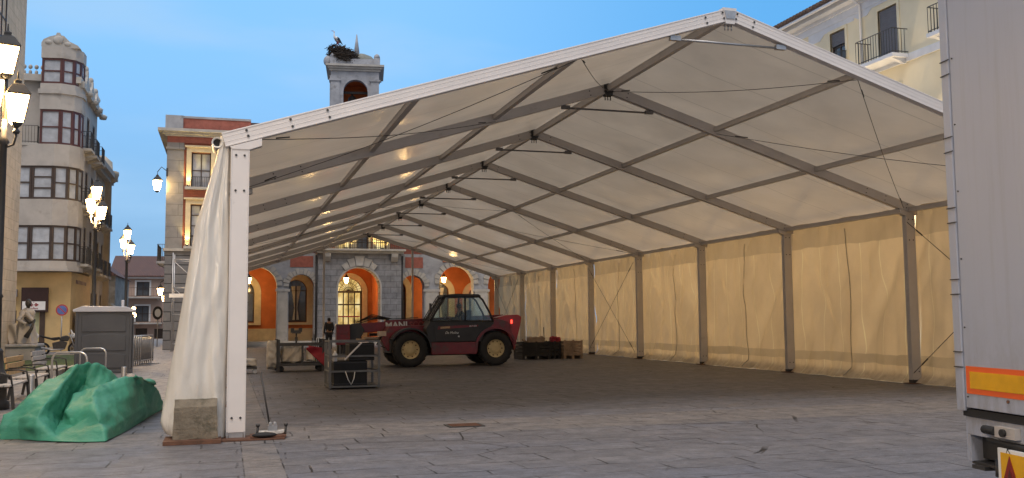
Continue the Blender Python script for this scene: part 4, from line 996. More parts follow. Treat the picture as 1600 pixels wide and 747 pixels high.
def hoop(p, q, h, label):
    p, q = Vector(p), Vector(q); d = (q - p); L = d.length; d.normalize(); g = MB(); r = .16; z = Vector((0, 0, 1))
    pts = [p, p + z * (h - r)] + [p + z * (h - r) + d * r * (1 - math.cos(a)) + z * r * math.sin(a) for a in (.4, .8, 1.2, PI / 2)]
    pts += [q - d * r + z * (h - r) + d * r * math.sin(a) + z * r * math.cos(a) for a in (0, .4, .8, 1.2, PI / 2)] + [q]
    g.tube(pts, .024, 8); t = g.one('bike_hoop', M('brushed_steel', (.62, .62, .62), .3, .08, 10, metal=.8) if 'brushed_steel' not in bpy.data.materials else bpy.data.materials['brushed_steel'], label, 'bike rack', 'steel bike hoops')
hoop((-3.86, 10.1, 0), (-3.12, 9.9, 0), .88, 'nearer steel hoop in front of the motorbikes')
hoop((-4.15, 16.45, 0), (-3.45, 16.3, 0), .80, 'farther steel hoop against the grey toilet')
for x, y, h, l in ((-3.72, 7.0, .56, 'grey steel bollard behind the tan bench'), (-2.53, 11.86, .46, 'short grey bollard in front of the toilet corner')):
    MB().lathe([(.075, 0), (.07, .02), (.065, h - .03), (.05, h), (.001, h)], (x, y, 0), 14, cap=False).one('bollard', m_steel, l, 'bollard', 'grey bollards')
g = MB(); g.lathe([(.12, 0), (.10, .28), (.07, .34)], (-1.90, 6.6, 0), 12); g.ell((-1.90, 6.6, .45), (.105, .105, .105)); g.one('ball_bollard', m_creamw, 'pale stone ball bollard peeking over the green tarpaulin', 'bollard')
# portable toilet
t = thing('portable_toilet', 'big dark grey portable toilet cabin with a white roof', 'portable toilet', (-3.78, 18.7, 0), R(5)); m = MW[t.name]
g = MB(m); g.box(-.80, .80, -.80, .80, .06, 1.86); g.box(-.83, .83, -.83, .83, .0, .10)
for x in (-.80, .72):
    g.box(x, x + .08, -.83, -.80, .1, 1.86)
g.build('cabin', m_toilet, t, bevel=.03)
g = MB(m)
for a, b in ((.16, .62), (.68, 1.20), (1.26, 1.80)):
    g.prism([(-.62, a), (.62, a), (.62, b - .06), (.3, b), (-.3, b), (-.62, b - .06)], -.825, -.80)
g.build('door_panel', m_toilet, t, bevel=.015)
g = MB(m); g.box(.80, .83, -.7, .7, .15, 1.8); g.box(.83, .85, -.82, -.76, .08, 1.88); g.build('side_panel', M('pale_grey_plastic', (.17, .175, .19), .45), t, bevel=.01)
g = MB(m); g.prism([(-.86, 1.86), (.86, 1.86), (.88, 1.93), (.60, 2.02), (-.60, 2.04), (-.88, 1.93)], -.88, .88); g.tube([(.5, .5, 2.0), (.5, .5, 2.25)], .05, 8); g.build('roof', m_toiletw, t, bevel=.03)
# stack of crowd barriers
for k in range(6):
    x, y = -3.25 + k * .07, 23.3 + k * .05
    t = thing('crowd_barrier', 'steel crowd barrier in the row leaning behind the toilet', 'barrier', (x, y, 0), R(82), 'crowd barriers stacked upright'); m = MW[t.name]
    g = MB(m); g.tube([(-1.0, 0, .1), (-1.0, 0, .95), (-.9, 0, 1.05), (.9, 0, 1.05), (1.0, 0, .95), (1.0, 0, .1)], .022, 6); g.tube([(-1, 0, .18), (1, 0, .18)], .02, 6); g.build('rail_frame', m_steel, t)
    g = MB(m)
    for q in range(13): g.tube([(-.88 + q * .147, 0, .18), (-.88 + q * .147, 0, 1.05)], .009, 5)
    g.build('bars', m_steel, t)
    for q in (-.7, .7):
        g = MB(m); g.box(q - .03, q + .03, -.3, .3, .002, .03); g.box(q - .02, q + .02, -.02, .02, .03, .16); g.build('foot', m_steel, t)
# wrapped statue on its plinth
t = thing('statue', 'pale robed statue with a dark head holding a dark horn on a granite plinth', 'statue', (-7.75, 28.0, 0))
cx, cy = -7.75, 28.0
g = MB(); g.box(-8.45, -7.25, 27.4, 28.6, .0, .62); g.box(-8.55, -7.15, 27.3, 28.7, .62, .72); g.build('plinth', m_grstone, t, bevel=.02)
m_robe = M('pale_robe', (.40, .375, .35), .7, .14, 3, bump=.3, bscale=8, bdist=.04)
def robe(u, v):
    a = 2 * PI * u; z = .72 + v * 1.42
    r = .36 - .20 * v + .07 * math.exp(-((v - .86) / .10) ** 2) - .10 * max(0, v - .92) / .08 + (.05 * math.sin(a * 6 + v * 5) + .02 * math.sin(a * 11)) * (1 - v * .75)
    return (cx + r * 1.15 * math.cos(a) + .08 * v, cy + r * .8 * math.sin(a), z)
g = MB(); g.grid(60, 30, robe, closed=True)
g.grid(10, 10, lambda u, v: (cx - .25 - .42 * u * (1 - v * .5), cy - .22 - .08 * math.sin(u * 5 + v * 3), 1.55 - .75 * v - .12 * u))
g.tube([(cx + .02, cy - .12, 1.98), (cx + .24, cy - .22, 1.70), (cx + .36, cy - .38, 1.62)], [.10, .085, .06], 10)
g.tube([(cx - .02, cy - .14, 1.98), (cx - .2, cy - .24, 1.66), (cx + .10, cy - .40, 1.50)], [.10, .085, .06], 10)
ro = g.build('robe', m_robe, t, recalc=False); sl = ro.modifiers.new('thick', 'SOLIDIFY'); sl.thickness = .02
g = MB(); g.ell((cx + .10, cy - .04, 2.32), (.12, .14, .17)); g.tube([(cx + .09, cy, 2.1), (cx + .10, cy - .02, 2.25)], .07, 8); g.ell((cx + .18, cy - .12, 2.28), (.05, .05, .06), 8, 6); g.build('head', m_iron, t)
g = MB(); g.tube([(cx + .02, cy - .2, 1.75), (cx + .22, cy - .36, 1.55), (cx + .42, cy - .4, 1.62)], [.05, .06, .04], 8); g.tube([(cx + .42, cy - .42, 1.68), (cx + .30, cy - .42, 1.30), (cx + .12, cy - .42, .98)], [.03, .06, .10], 10); g.build('horn', m_iron, t)
# motorbikes
def moto(x, y, rz, label):
    t = thing('motorbike', label, 'motorbike', (x, y, 0), rz, 'motorbikes parked at the yellow shop'); m = MW[t.name]
    for q in (-.68, .68):
        g = MB(m); g.lathe([(.22, -.05), (.29, -.055), (.315, 0), (.29, .055), (.22, .05)], (q, 0, .315), 24, 'y', cap=False)
        w = g.build('wheel', m_black, t)
        g = MB(m); g.lathe([(.22, -.02), (.20, -.02), (.20, .02), (.22, .02), (.22, -.02)], (q, 0, .315), 24, 'y', cap=False); g.lathe([(.05, -.07), (.05, .07)], (q, 0, .315), 10, 'y')
        for k in range(5):
            a = 2 * PI * k / 5; g.bar((q, 0, .315), (q + .21 * math.cos(a), 0, .315 + .21 * math.sin(a)), .03, .02)
        g.build('rim', m_steel, w)
    g = MB(m); g.prism([(-.25, .32), (.25, .30), (.36, .62), (.1, .70), (-.3, .60)], -.14, .14); g.build('engine', m_dsteel, t, bevel=.03)
    g = MB(m); g.prism([(.0, .70), (.38, .66), (.46, .86), (.30, .95), (.05, .88)], -.13, .13); g.build('tank', m_dgrey, t, bevel=.04)
    g = MB(m); g.prism([(-.85, .98), (-.80, .88), (-.2, .70), (.05, .76), (.02, .88), (-.35, .84)], -.12, .12); g.build('saddle', m_black, t, bevel=.03)
    g = MB(m); g.tube([(.68, .08, .315), (.44, .09, 1.0)], .028, 6); g.tube([(.68, -.08, .315), (.44, -.09, 1.0)], .028, 6); g.tube([(.38, -.36, 1.0), (.44, -.2, 1.06), (.44, .2, 1.06), (.38, .36, 1.0)], .018, 6); g.bar((-.68, .1, .315), (-.15, .1, .42), .05, .05); g.bar((-.68, -.1, .315), (-.15, -.1, .42), .05, .05); g.build('fork', m_steel, t)
    g = MB(m); g.ell((.58, 0, .92), (.11, .13, .12)); g.prism([(.52, 1.0), (.64, .98), (.50, 1.22), (.46, 1.2)], -.14, .14); g.build('headlight', m_white, t)
    g = MB(m); g.tube([(.2, -.17, .3), (-.3, -.18, .28), (-.85, -.20, .42)], [.03, .045, .055], 8); g.build('exhaust', m_steel, t)
moto(-7.65, 35.4, R(8), 'dark motorbike parked side on by the yellow shop front')
moto(-9.35, 36.2, R(15), 'second dark motorbike mostly hidden behind the statue plinth')
# round signs
t = thing('no_parking_sign', 'round blue and red no parking sign on the yellow shop wall', 'road sign', (-8.68, 41.2, 0))
g = MB(); g.tube([(-8.45, 41.12, 0), (-8.45, 41.12, 2.4)], .03, 8); g.build('post', m_steel, t)
g = MB(); g.lathe([(.30, 0), (.30, .02)], (-8.45, 41.07, 2.2), 24, 'y'); g.mi = 1; g.lathe([(.23, -.004), (.23, -.002)], (-8.45, 41.07, 2.2), 24, 'y'); g.mi = 0; g.bar((-8.62, 41.062, 2.37), (-8.28, 41.062, 2.03), .05, .004, up=(0, 1, 0)); g.build('sign_disc', [M('sign_red', (.42, .06, .06), .4), M('sign_blue', (.10, .16, .42), .4)], t)
t = thing('round_road_sign', 'round white road sign with a dark rim below the wall lantern', 'road sign', (-4.32, 50.2, 0))
g = MB(); g.tube([(-4.32, 50.2, 0), (-4.32, 50.2, 2.5)], .03, 8); g.build('post', m_steel, t)
g = MB(frame(-4.32, 50.1, 50)); g.lathe([(.42, 0), (.42, .03)], (0, 0, 2.1), 24, 'y'); g.mi = 1; g.lathe([(.26, -.006), (.26, -.003)], (0, 0, 2.1), 24, 'y'); g.build('sign_disc', [m_iron, m_white], t)

# ------------------------------------------------------------------ buildings on the left
def pane_window(parent, m, x0, x1, z0, z1, y, fm, gm, nx=2, nz=2, fw=.07, d=.10, sub=None):
    g = MB(m); g.box(x0, x0 + fw, y, y + d, z0, z1); g.box(x1 - fw, x1, y, y + d, z0, z1); g.box(x0 + fw, x1 - fw, y, y + d, z0, z0 + fw); g.box(x0 + fw, x1 - fw, y, y + d, z1 - fw, z1)
    for k in range(1, nx): xx = x0 + (x1 - x0) * k / nx; g.box(xx - fw * .4, xx + fw * .4, y + .006, y + d - .006, z0 + fw, z1 - fw)
    for k in range(1, nz): zz = z0 + (z1 - z0) * k / nz; g.box(x0 + fw, x1 - fw, y + .012, y + d - .012, zz - fw * .35, zz + fw * .35)
    w = g.build('window', fm, parent)
    g = MB(m); g.box(x0 + .02, x1 - .02, y + d * .45, y + d * .55, z0 + .02, z1 - .02); g.build('pane', gm, w); return w
def balcony(parent, m, x0, x1, z, out, sm=None, h=.95, step=.13):
    g = MB(m); g.box(x0, x1, -out, 0, z - .14, z); g.prism([(-out + .08, z - .14), (0, z - .14), (0, z - .32), (-.1, z - .32)], x0 + .15, x0 + .32, 'yz'); g.prism([(-out + .08, z - .14), (0, z - .14), (0, z - .32), (-.1, z - .32)], x1 - .32, x1 - .15, 'yz')
    b = g.build('balcony', sm or m_plstone, parent)
    g = MB(m); a, c, o = x0 + .05, x1 - .05, -out + .05
    for zz in (z + .08, z + h): g.bar((a, o, zz), (c, o, zz), .03, .025); g.bar((a, o, zz), (a, 0, zz), .03, .025); g.bar((c, o, zz), (c, 0, zz), .03, .025)
    n = max(2, int((c - a) / step))
    for k in range(n + 1): x = a + (c - a) * k / n; g.bar((x, o, z), (x, o, z + h), .016, .016)
    for k in range(1, 5): y = o * (1 - k / 5); g.bar((a, y, z), (a, y, z + h), .016, .016); g.bar((c, y, z), (c, y, z + h), .016, .016)
    g.build('railing', m_iron, b); return b

sb = thing('sandstone_building', 'tall sandstone block building at the left edge behind the nearest lamp', 'building', (-12, 10, 0))
g = MB(); g.box(-17, -8.3, -22, 29, 0, 19); g.build('wall', m_stoneL, sb)
for y in range(-18, 26, 6):
    for z in (2.0, 7.0, 12.0): pane_window(sb, frame(-8.3, y, 90), 0, 1.4, z, z + 2.6, -.04, m_brownf, m_glass, 2, 3)
g = MB(); g.box(-17.2, -8.0, -22.2, 29.15, 19, 19.5); g.build('cornice', m_plstone, sb)

# building with glazed corner bays
gb = thing('glazed_bay_building', 'cream corner building with dark glazed bay windows over a yellow ground floor', 'building', (-10, 46, 0))
fx = frame(-8.15, 42.1, 90)                                   # street side: local x runs north, outside is -y
g = MB(); g.wall(-8, -.0, 4.45, 14.9, 0, .4); mm = g
g = MB(); g.box(-17, -8.3, 42.35, 50, 4.45, 14.6); g.build('wall', m_creamw, gb)
g = MB(fx); rects = [(1.2 + 2.4 * k, 2.2 + 2.4 * k, z, z + 2.3) for k in range(3) for z in (4.75, 8.0, 11.2)]
g.wall(.26, 7.9, 4.45, 14.4, 0, .14, rects); g.build('wall', m_creamw, gb)
for a, b, z0, z1 in rects: pane_window(gb, fx, a, b, z0, z1, .03, m_brownf, m_glass, 2, 3)
for z in (4.75, 8.0, 11.2):
    for k in range(3): balcony(gb, fx, .95 + 2.4 * k, 2.45 + 2.4 * k, z, .62)
g = MB(); g.box(-17, -8.0, 42.0, 50, 14.6, 14.95); g.box(-8.15, -7.85, 42.2, 50, 14.4, 14.75); g.build('cornice', m_plstone, gb)
g = MB(fx)
for k in range(4):                                            # ornate stepped parapet with finials
    x = .8 + k * 2.1; h = 1.0 - .16 * k
    g.prism([(x - .6, 14.9), (x + .6, 14.9), (x + .5, 15.1 + h * .3), (x + .2, 15.2 + h * .5), (x + .1, 15.2 + h), (x - .1, 15.2 + h), (x - .2, 15.2 + h * .5), (x - .5, 15.1 + h * .3)], -.1, .25)
    g.ell((x, .05, 15.3 + h), (.16, .16, .2), 10, 7)
    g.lathe([(.14, 14.9), (.10, 15.3), (.18, 15.5), (.05, 15.8)], (x + 1.05, .05, 0), 8); g.lathe([(.2, 14.3), (.26, 14.5), (.12, 14.6)], (x + 1.05, -.3, 0), 8)
g.build('parapet_ornament', m_plstone, gb)
g = MB()
for k in range(9): x = -12.4 + k * .30; g.ell((x, 42.35, 15.42), (.11, .11, .13), 8, 6); g.ell((x, 42.35, 15.12), (.09, .09, .13), 8, 6); g.box(x - .14, x + .14, 42.25, 42.45, 14.95, 15.03)
g.build('stone_balustrade', m_plstone, gb)
def bay(plan, floors, name='bay'):
    """a polygonal glazed corner bay: bands of render between window bands"""
    for (z0, z1, glazed, bulge) in floors:
        P = [Vector(p) for p in plan]
        if not glazed:
            c = sum((q for q in P), Vector((0, 0))) / len(P); PP = [q + (q - c).normalized() * bulge for q in P]
            poly = [tuple(q) for q in PP] + [(-8.35, 43.4), (P[0].x, 43.4)]
            g = MB(); g.prism(poly, z0, z1, 'xy'); g.build('bay_band', m_creamw, gb)
        else:
            for A, B in zip(P, P[1:]):
                d = B - A; L = d.length; ang = math.degrees(math.atan2(d.y, d.x))
                m = frame(A.x, A.y, ang); n = max(1, round(L / .95))
                for k in range(n):
                    a, b = L * k / n, L * (k + 1) / n
                    pane_window(gb, m, a + .01, b - .01, z0, z1, .02, m_maroon if z0 > 10 else m_brownf, m_cglass, 1, 2 if (k + int(z0)) % 3 else 3, .11, .12)
                g = MB(m); g.box(0, L, .25, .35, z0, z1); g.build('blind', m_cglass, gb)
PL = [(-11.35, 42.0), (-9.15, 41.55), (-8.45, 41.75), (-8.02, 42.3), (-7.92, 43.3)]
PU = [(-9.95, 41.75), (-8.9, 41.6), (-8.30, 41.9), (-8.0, 42.4), (-7.95, 43.2)]
bay(PL, [(4.28, 4.5, False, .16), (4.5, 4.82, False, .04), (4.82, 6.72, True, 0), (6.72, 8.12, False, .03), (8.12, 9.92, True, 0), (9.92, 11.1, False, .03)])
bay(PU, [(11.1, 13.0, True, 0), (13.0, 13.85, False, .03), (13.85, 14.1, False, .14), (14.1, 14.42, False, .03), (14.42, 15.82, True, 0), (15.82, 16.45, False, .03)])
g = MB(); g.prism([(-10.0, 16.45), (-8.05, 16.45), (-8.2, 16.62), (-8.6, 16.8), (-8.9, 17.1), (-9.05, 17.12), (-9.1, 17.26), (-9.25, 17.26), (-9.3, 17.12), (-9.6, 17.02), (-9.9, 16.85), (-10.0, 16.65)], 41.75, 42.5); g.ell((-9.17, 41.75, 16.85), (.28, .1, .25), 10, 6); g.ell((-9.65, 41.78, 16.7), (.2, .1, .14), 10, 6); g.ell((-8.7, 41.78, 16.65), (.2, .1, .14), 10, 6); g.build('pediment', m_plstone, gb)
balcony(gb, frame(-11.4, 42.3, 0), 0, 1.4, 11.15, .5)
# yellow ground floor with shop sign, awning and door
g = MB(); g.wall(-17, -9.35, 0, 4.3, 42.4, 42.8, [(-10.6, -9.75, 0, 2.15), (-12.6, -10.85, .3, 2.2)]); g.box(-9.35, -8.25, 42.401, 49.9, 0, 4.3); g.build('ground_floor', m_yellow, gb)
pane_window(gb, frame(0, 42.5, 0), -12.6, -10.85, .3, 2.2, .02, m_brownf, m_litwin if False else m_glass, 2, 1)
g = MB(); g.box(-10.58, -9.77, 42.55, 42.62, 0, 2.13); dr = g.build('door', M('pale_green_door', (.50, .52, .33), .5), gb)
g = MB(); g.box(-9.98, -9.93, 42.50, 42.56, .9, 1.2); g.build('handle', m_steel, dr)
g = MB(); g.box(-9.72, -9.46, 42.36, 42.399, 0, 2.2); g.build('downpipe', m_brownf, gb)
g = MB(fx); g.box(.35, 7.5, -.14, -.11, 2.15, 2.25)
for k in range(8): g.box(.6 + k * .5, .72 + k * .5, -.13, -.1, 3.65, 3.85)
g.build('wall_rail', m_maroon, gb)
g = MB(fx)
for x in (1.0, 3.4, 5.8): g.box(x, x + 1.5, -.125, -.105, .1, 2.1)
g.build('shop_shutter', M('tan_shutter', (.36, .24, .12), .6, .1, 6), gb)
sg = thing('shop_sign', 'dark shop sign box with a white panel and red diamond emblem', 'shop sign', (-10.2, 42.3, 2.3)); SY = 42.22
g = MB(); g.box(-10.62, -9.32, SY, 42.39, 2.12, 3.42); g.build('sign_box', M('dark_maroon_sign', (.035, .014, .014), .5), sg)
g = MB(); g.box(-10.56, -9.44, SY - .02, SY - .001, 2.22, 2.68); g.build('white_panel', m_white, sg)
m_em = M('dark_red_emblem', (.28, .02, .03), .5)
g = MB()
for s in (-1, 1):
    c = -10.0 + s * .105
    g.prism([(c + s * .14, 2.50), (c, 2.595), (c - s * .05, 2.555), (c + s * .035, 2.50), (c - s * .05, 2.445), (c, 2.405)], SY - .035, SY - .021)
    g.prism([(c - s * .10, 2.50), (c - s * .04, 2.53), (c + s * .0, 2.50), (c - s * .04, 2.47)], SY - .035, SY - .021)
for a, b, z in ((-10.03, -9.97, 2.64), (-10.03, -9.97, 2.365)): g.box(a, b, SY - .035, SY - .021, z - .012, z + .012)
for k in range(9): g.box(-10.22 + k * .048, -10.185 + k * .048, SY - .035, SY - .021, 2.275 + .006 * (k % 2), 2.312 + .006 * (k % 3))
g.build('emblem', m_em, sg)
aw = thing('shop_awning', 'grey shop sign panel with white letters above the yellow wall', 'shop sign', (-11.4, 42.2, 2.7))
g = MB(); g.box(-12.2, -10.82, 42.15, 42.39, 2.95, 3.32); g.mi = 1; g.box(-12.2, -10.84, 42.10, 42.15, 2.90, 2.95); g.build('fascia', [M('grey_fascia', (.26, .25, .27), .5), m_white], aw)
text('sign_lettering', 'BONA', .34, frame(-11.42, 42.33, 0, 2.74), m_white, aw, sx=1.15, ext=.01)

# second building along the street
s2 = thing('cornice_building', 'weathered building with a heavy cornice behind the glazed bay building', 'building', (-9.5, 54, 0))
f2 = frame(-8.35, 50.15, 90)
g = MB(); g.box(-17, -8.62, 50.02, 58, 0, 11.2); g.build('wall', m_creamw2, s2)
rects = [(.8 + 2.2 * k, 1.8 + 2.2 * k, z, z + 2.2) for k in range(3) for z in (1.2, 4.6, 7.9)]
g = MB(f2); g.wall(0, 7.8, 0, 11.2, 0, .25, rects); g.build('wall', m_creamw2, s2)
for a, b, z0, z1 in rects: pane_window(s2, f2, a, b, z0, z1, .06, m_brownf, m_glass, 2, 3)
for z in (4.6, 7.9):
    for k in range(3): balcony(s2, f2, .6 + 2.2 * k, 2.0 + 2.2 * k, z, .55)
g = MB(); g.box(-17, -8.0, 50.02, 58.4, 11.2, 11.5); g.box(-17, -7.75, 50.02, 58.6, 11.5, 11.85); g.build('cornice', m_plstone, s2)
g = MB(); g.lathe([(.75, 0), (.75, 11.2), (1.0, 11.3), (1.2, 11.75), (1.2, 12.0), (.8, 12.05), (.75, 12.7), (.3, 13.1)], (-8.75, 57.2, 0), 14); g.build('corner_turret', m_creamw2, s2)
g = MB(); g.prism([(-17, 11.85), (-8.1, 11.85), (-8.4, 12.5), (-17, 14.2)], 50.05, 57.6); g.build('roof', m_dtile, s2)
# low old building and the house closing the street
ob = thing('old_grey_house', 'low old grey rendered house with a tiled roof behind the lamp post', 'building', (-11, 68, 0))
g = MB(); g.box(-17, -8.2, 63, 73, 0, 5.0); g.wall(-17, -8.2, 0, 5.0, 62.8, 63, [(-9.9, -9.2, 2.6, 3.8)]); g.build('wall', m_old, ob)
g = MB(); g.prism([(-17, 5.0), (-8.0, 5.0), (-8.3, 5.2), (-10.5, 6.9), (-17, 8.0)], 62.6, 73.1); g.build('roof', m_tile, ob)
g = MB(); g.box(-9.6, -8.22, 60.5, 62.5, 0, 2.9); g.prism([(-9.9, 2.9), (-8.0, 2.6), (-8.0, 2.72), (-9.9, 3.5)], 60.3, 62.7); g.build('lean_to', m_creamw2, ob)
hs = thing('pink_house', 'pink rendered house with two balconies and a tiled roof at the end of the street', 'house', (-7.5, 79.5, 0))
rects = [(-8.4, -7.2, 3.6, 5.0), (-8.4, -7.2, 1.0, 2.6), (-8.4, -7.2, -.2, .7), (-6.5, -5.7, -.2, .7)]
rects = [(-8.1, -7.0, 3.75, 5.2), (-8.1, -7.0, 1.15, 2.75)]
g = MB(); g.wall(-10.2, -2, 0, 5.7, 79.0, 79.3, [(-8.1, -7.0, 3.9, 5.2), (-8.1, -7.0, 1.55, 3.0), (-8.1, -7.1, 0, .95), (-6.5, -5.7, 0, .9)]); g.box(-10.2, -2, 79.3, 88, 0, 5.7); g.build('wall', m_pink, hs)
for z0, z1 in ((3.9, 5.2), (1.55, 3.0)):
    pane_window(hs, frame(0, 79.1, 0), -8.1, -7.0, z0, z1, .0, m_brownf, m_glass, 2, 2); balcony(hs, frame(0, 79, 0), -9.3, -6.0 if z0 > 2 else -5.8, z0 - .08, .8, h=.85)
    g = MB(); g.box(-8.25, -8.1, 78.97, 79.0, z0, z1 + .15); g.box(-7.0, -6.85, 78.97, 79.0, z0, z1 + .15); g.box(-8.1, -7.0, 78.97, 79.0, z1, z1 + .15); g.build('surround', m_white, hs)
for a, b in ((-8.1, -7.1), (-6.5, -5.7)):
    g = MB(); g.box(a, b, 79.1, 79.15, 0, .95); g.build('door', m_brownf, hs)
g = MB(); g.prism([(78.5, 5.62), (78.5, 5.75), (84, 7.9), (88.5, 6), (88.5, 5.7)], -10.5, -1.8, 'yz'); g.build('roof', m_tile, hs)
g = MB(); g.box(-10.4, -1.9, 78.6, 79.0, 5.5, 5.62); g.build('eaves', m_white, hs)

# ------------------------------------------------------------------ town hall
hall = thing('town_hall', 'red brick and stone town hall with an arcade and grey stone portico behind the tent', 'town hall', (8, 47, 0))
I = Matrix()
# corner pavilion
g = MB(); g.wall(-3.5, 1.0, 0, 5.45, 42.0, 42.6, arches=[(-2.15, -.75, .0, 3.9)]); g.box(-3.5, -3.0, 42.6, 61, 0, 5.45); g.build('wall', m_rustic, hall)
g = MB(); g.box(-3.58, 1.05, 41.9, 42.62, 5.45, 5.60); g.box(-3.58, -3.0, 42.62, 61, 5.45, 5.60); g.build('string_course', m_plstone, hall)
rects = [(-2.2, -1.15, 5.72, 8.10), (-2.2, -1.15, 9.05, 11.05)]
g = MB(); g.wall(-2.6, 1.0, 5.60, 11.9, 42.08, 42.6, rects); g.build('wall', m_brick, hall)
g = MB(); g.box(-3.5, -2.6, 42.0, 42.6, 5.60, 11.55); g.box(-3.5, -3.0, 42.6, 61, 5.60, 11.9); g.box(-3.56, -2.55, 41.94, 42.6, 11.15, 11.3); g.build('corner_pilaster', brickmat('pilaster_blocks', (.30, .285, .275), (.27, .26, .25), (.17, .16, .155), 1.9, .62, 'xz', .014, .85, .5), hall)
g = MB(); g.box(-3.5, 1.0, 42.0, 42.08, 11.55, 11.9); g.build('frieze', m_brick_b, hall)
g = MB()
for a, b, z0, z1 in ((-3.62, 1.1, 11.9, 12.0), (-3.75, 1.2, 12.0, 12.12), (-3.98, 1.35, 12.12, 12.28)): g.box(a, b, 42.0 - (abs(a) - 3.5), 43, z0, z1); g.box(a, -3.0, 43, 61, z0, z1)
g.build('cornice', m_plstone, hall)
g = MB(); g.box(-3.62, -2.68, 42.0, 42.9, 12.28, 13.1); g.box(-3.62, -3.0, 42.9, 61, 12.28, 13.1); g.box(-2.68, 1.0, 42.1, 42.9, 12.98, 13.1); g.build('attic_block', m_grstone, hall)
g = MB(); g.box(-2.68, 1.0, 42.14, 42.9, 12.4, 12.98); g.box(-2.68, 1.0, 42.05, 42.9, 12.285, 12.4); g.build('attic_panel', m_brick_b, hall)
for (a, b, z0, z1) in rects:
    w = pane_window(hall, frame(0, 42.3, 0), a, b, z0, z1, .0, m_brownf, m_cglass, 2, 2 if z1 > 9 else 4)
    g = MB(); g.box(a - .26, a, 41.98, 42.12, z0 - .02, z1 + .26); g.box(b, b + .26, 41.98, 42.12, z0 - .02, z1 + .26); g.box(a, b, 41.98, 42.12, z1, z1 + .26)
    g.box(a - .36, b + .36, 41.88, 42.1, z1 + .26, z1 + .36); g.build('surround', m_cream, hall)
    g = MB(); g.box(a - .32, b + .32, 41.72, 42.08, z0 - .14, z0); g.build('sill', m_plstone, hall)
    g = MB(); n = 11
    for k in range(n): x = a + (b - a) * (k + .5) / n; g.bar((x, 42.16, z0), (x, 42.16, z0 + .62), .02, .02)
    g.bar((a, 42.16, z0 + .62), (b, 42.16, z0 + .62), .03, .03); g.build('window_railing', m_iron, hall)
    for x in (a - .14, b + .14):
        g = MB(); g.box(x - .08, x + .08, 41.76, 41.90, z0, z0 + .10); g.mi = 1; g.box(x - .05, x + .05, 41.79, 41.87, z0 + .10, z0 + .105); g.build('uplight', [m_iron, m_lamp], hall)
        ld = bpy.data.lights.new('uplight', 'SPOT'); ld.energy = 90; ld.color = (1, .72, .22); ld.spot_size = R(80); ld.spot_blend = .7; ld.shadow_soft_size = .04
        lo = bpy.data.objects.new('uplight_lamp', ld); C.objects.link(lo); lo.parent = hall; MW[lo.name] = I
        wl = Vector((x, 41.80, z0 + .16)); lo.location = MW[hall.name].inverted() @ wl
        lo.rotation_euler = Vector((0, .12, 1)).to_track_quat('-Z', 'Y').to_euler()
balcony(hall, frame(-3.5, 46.4, -90), 0, 3.4, 4.95, .5, m_grstone)
g = MB(); g.box(-3.45, 19, 43.0, 61, 0 + 12.3, 12.9); g.prism([(42.95, 13.1), (46, 13.5), (52, 14.3), (61, 13)], -3.5, 1.0, 'yz'); g.prism([(46.2, 13.6), (46.2, 13.75), (52, 14.9), (61, 13)], 1.0, 19.6, 'yz'); g.build('roof', m_dtile, hall)
# arcade wings
ARL = [(.45, 2.77, 0, 3.68), (3.48, 5.02, 0, 3.64)]; ARR = [(10.51, 12.0, 0, 3.66), (12.96, 15.28, 0, 3.84), (16.25, 18.5, 0, 3.84)]
g = MB(); g.wall(-3.0, 5.3, 0, 5.75, 46.4, 47.1, arches=ARL); g.build('arcade_wall', m_grstone, hall)
g = MB(); g.wall(10.4, 19.6, 0, 5.75, 46.4, 47.1, arches=ARR); g.build('arcade_wall', m_grstone, hall)
for a, b in ((2.83, 3.42), (12.06, 12.90), (15.34, 16.19)):
    g = MB(); g.box(a - .14, b + .14, 46.3, 46.4, 3.34, 3.50); g.box(a, b, 46.33, 46.4, .30, 3.34); g.box(a - .03, b + .03, 46.26, 46.4, .001, .30); g.build('pilaster', m_plstone, hall)
for a, b, z, sp in ARL + ARR:
    xc, r = (a + b) / 2, (b - a) / 2; n = 13; g = MB()
    for k in range(n):
        t0, t1 = PI * (k + .09) / n, PI * (k + .91) / n; o = .38 if k % 2 else .30
        g.prism([(xc - q * math.cos(t), sp + q * math.sin(t)) for q, t in ((r + .002, t0), (r + .002, t1), (r + o, t1), (r + o, t0))], 46.32, 46.4)
    g.build('arch_voussoirs', m_plstone, hall)
for a, b in ((3.55, 4.95), (10.75, 11.9), (13.2, 14.9), (.6, 2.6)):
    g = MB(); g.box(a, b, 46.37, 46.4, 4.86 if a in (3.55, 10.75) else 5.25, 5.55); g.build('brick_panel', m_brick_b, hall)
# inner wall of the arcade
YB = 49.5
back = [(-.2, 1.52, 1.45, 3.35), (3.45, 4.83, 1.45, 3.5), (9.98, 11.36, 1.45, 3.5), (13.1, 14.3, 1.45, 3.4), (15.7, 16.75, 1.0, 3.2)]
g = MB(); g.wall(-3.0, 6.2, 0, 5.35, YB, YB + .3, arches=back[:2]); g.wall(9.3, 19.6, 0, 5.35, YB, YB + .3, arches=back[2:])
g.box(6.2, 6.4, 47.0, YB + .3, 0, 5.35); g.box(9.10, 9.3, 47.0, YB + .3, 0, 5.35); g.box(6.4, 9.10, YB + 1.0, YB + 1.2, 4.6, 5.35)
g.build('inner_wall', m_orange, hall)
g = MB(); g.box(-3.0, 6.2, 47.1, YB, 5.2, 5.32); g.box(9.3, 19.6, 47.1, YB, 5.2, 5.32); g.box(6.4, 9.1, 46.8, YB + 1.2, 5.2, 5.32); g.build('arcade_ceiling', m_orange, hall)
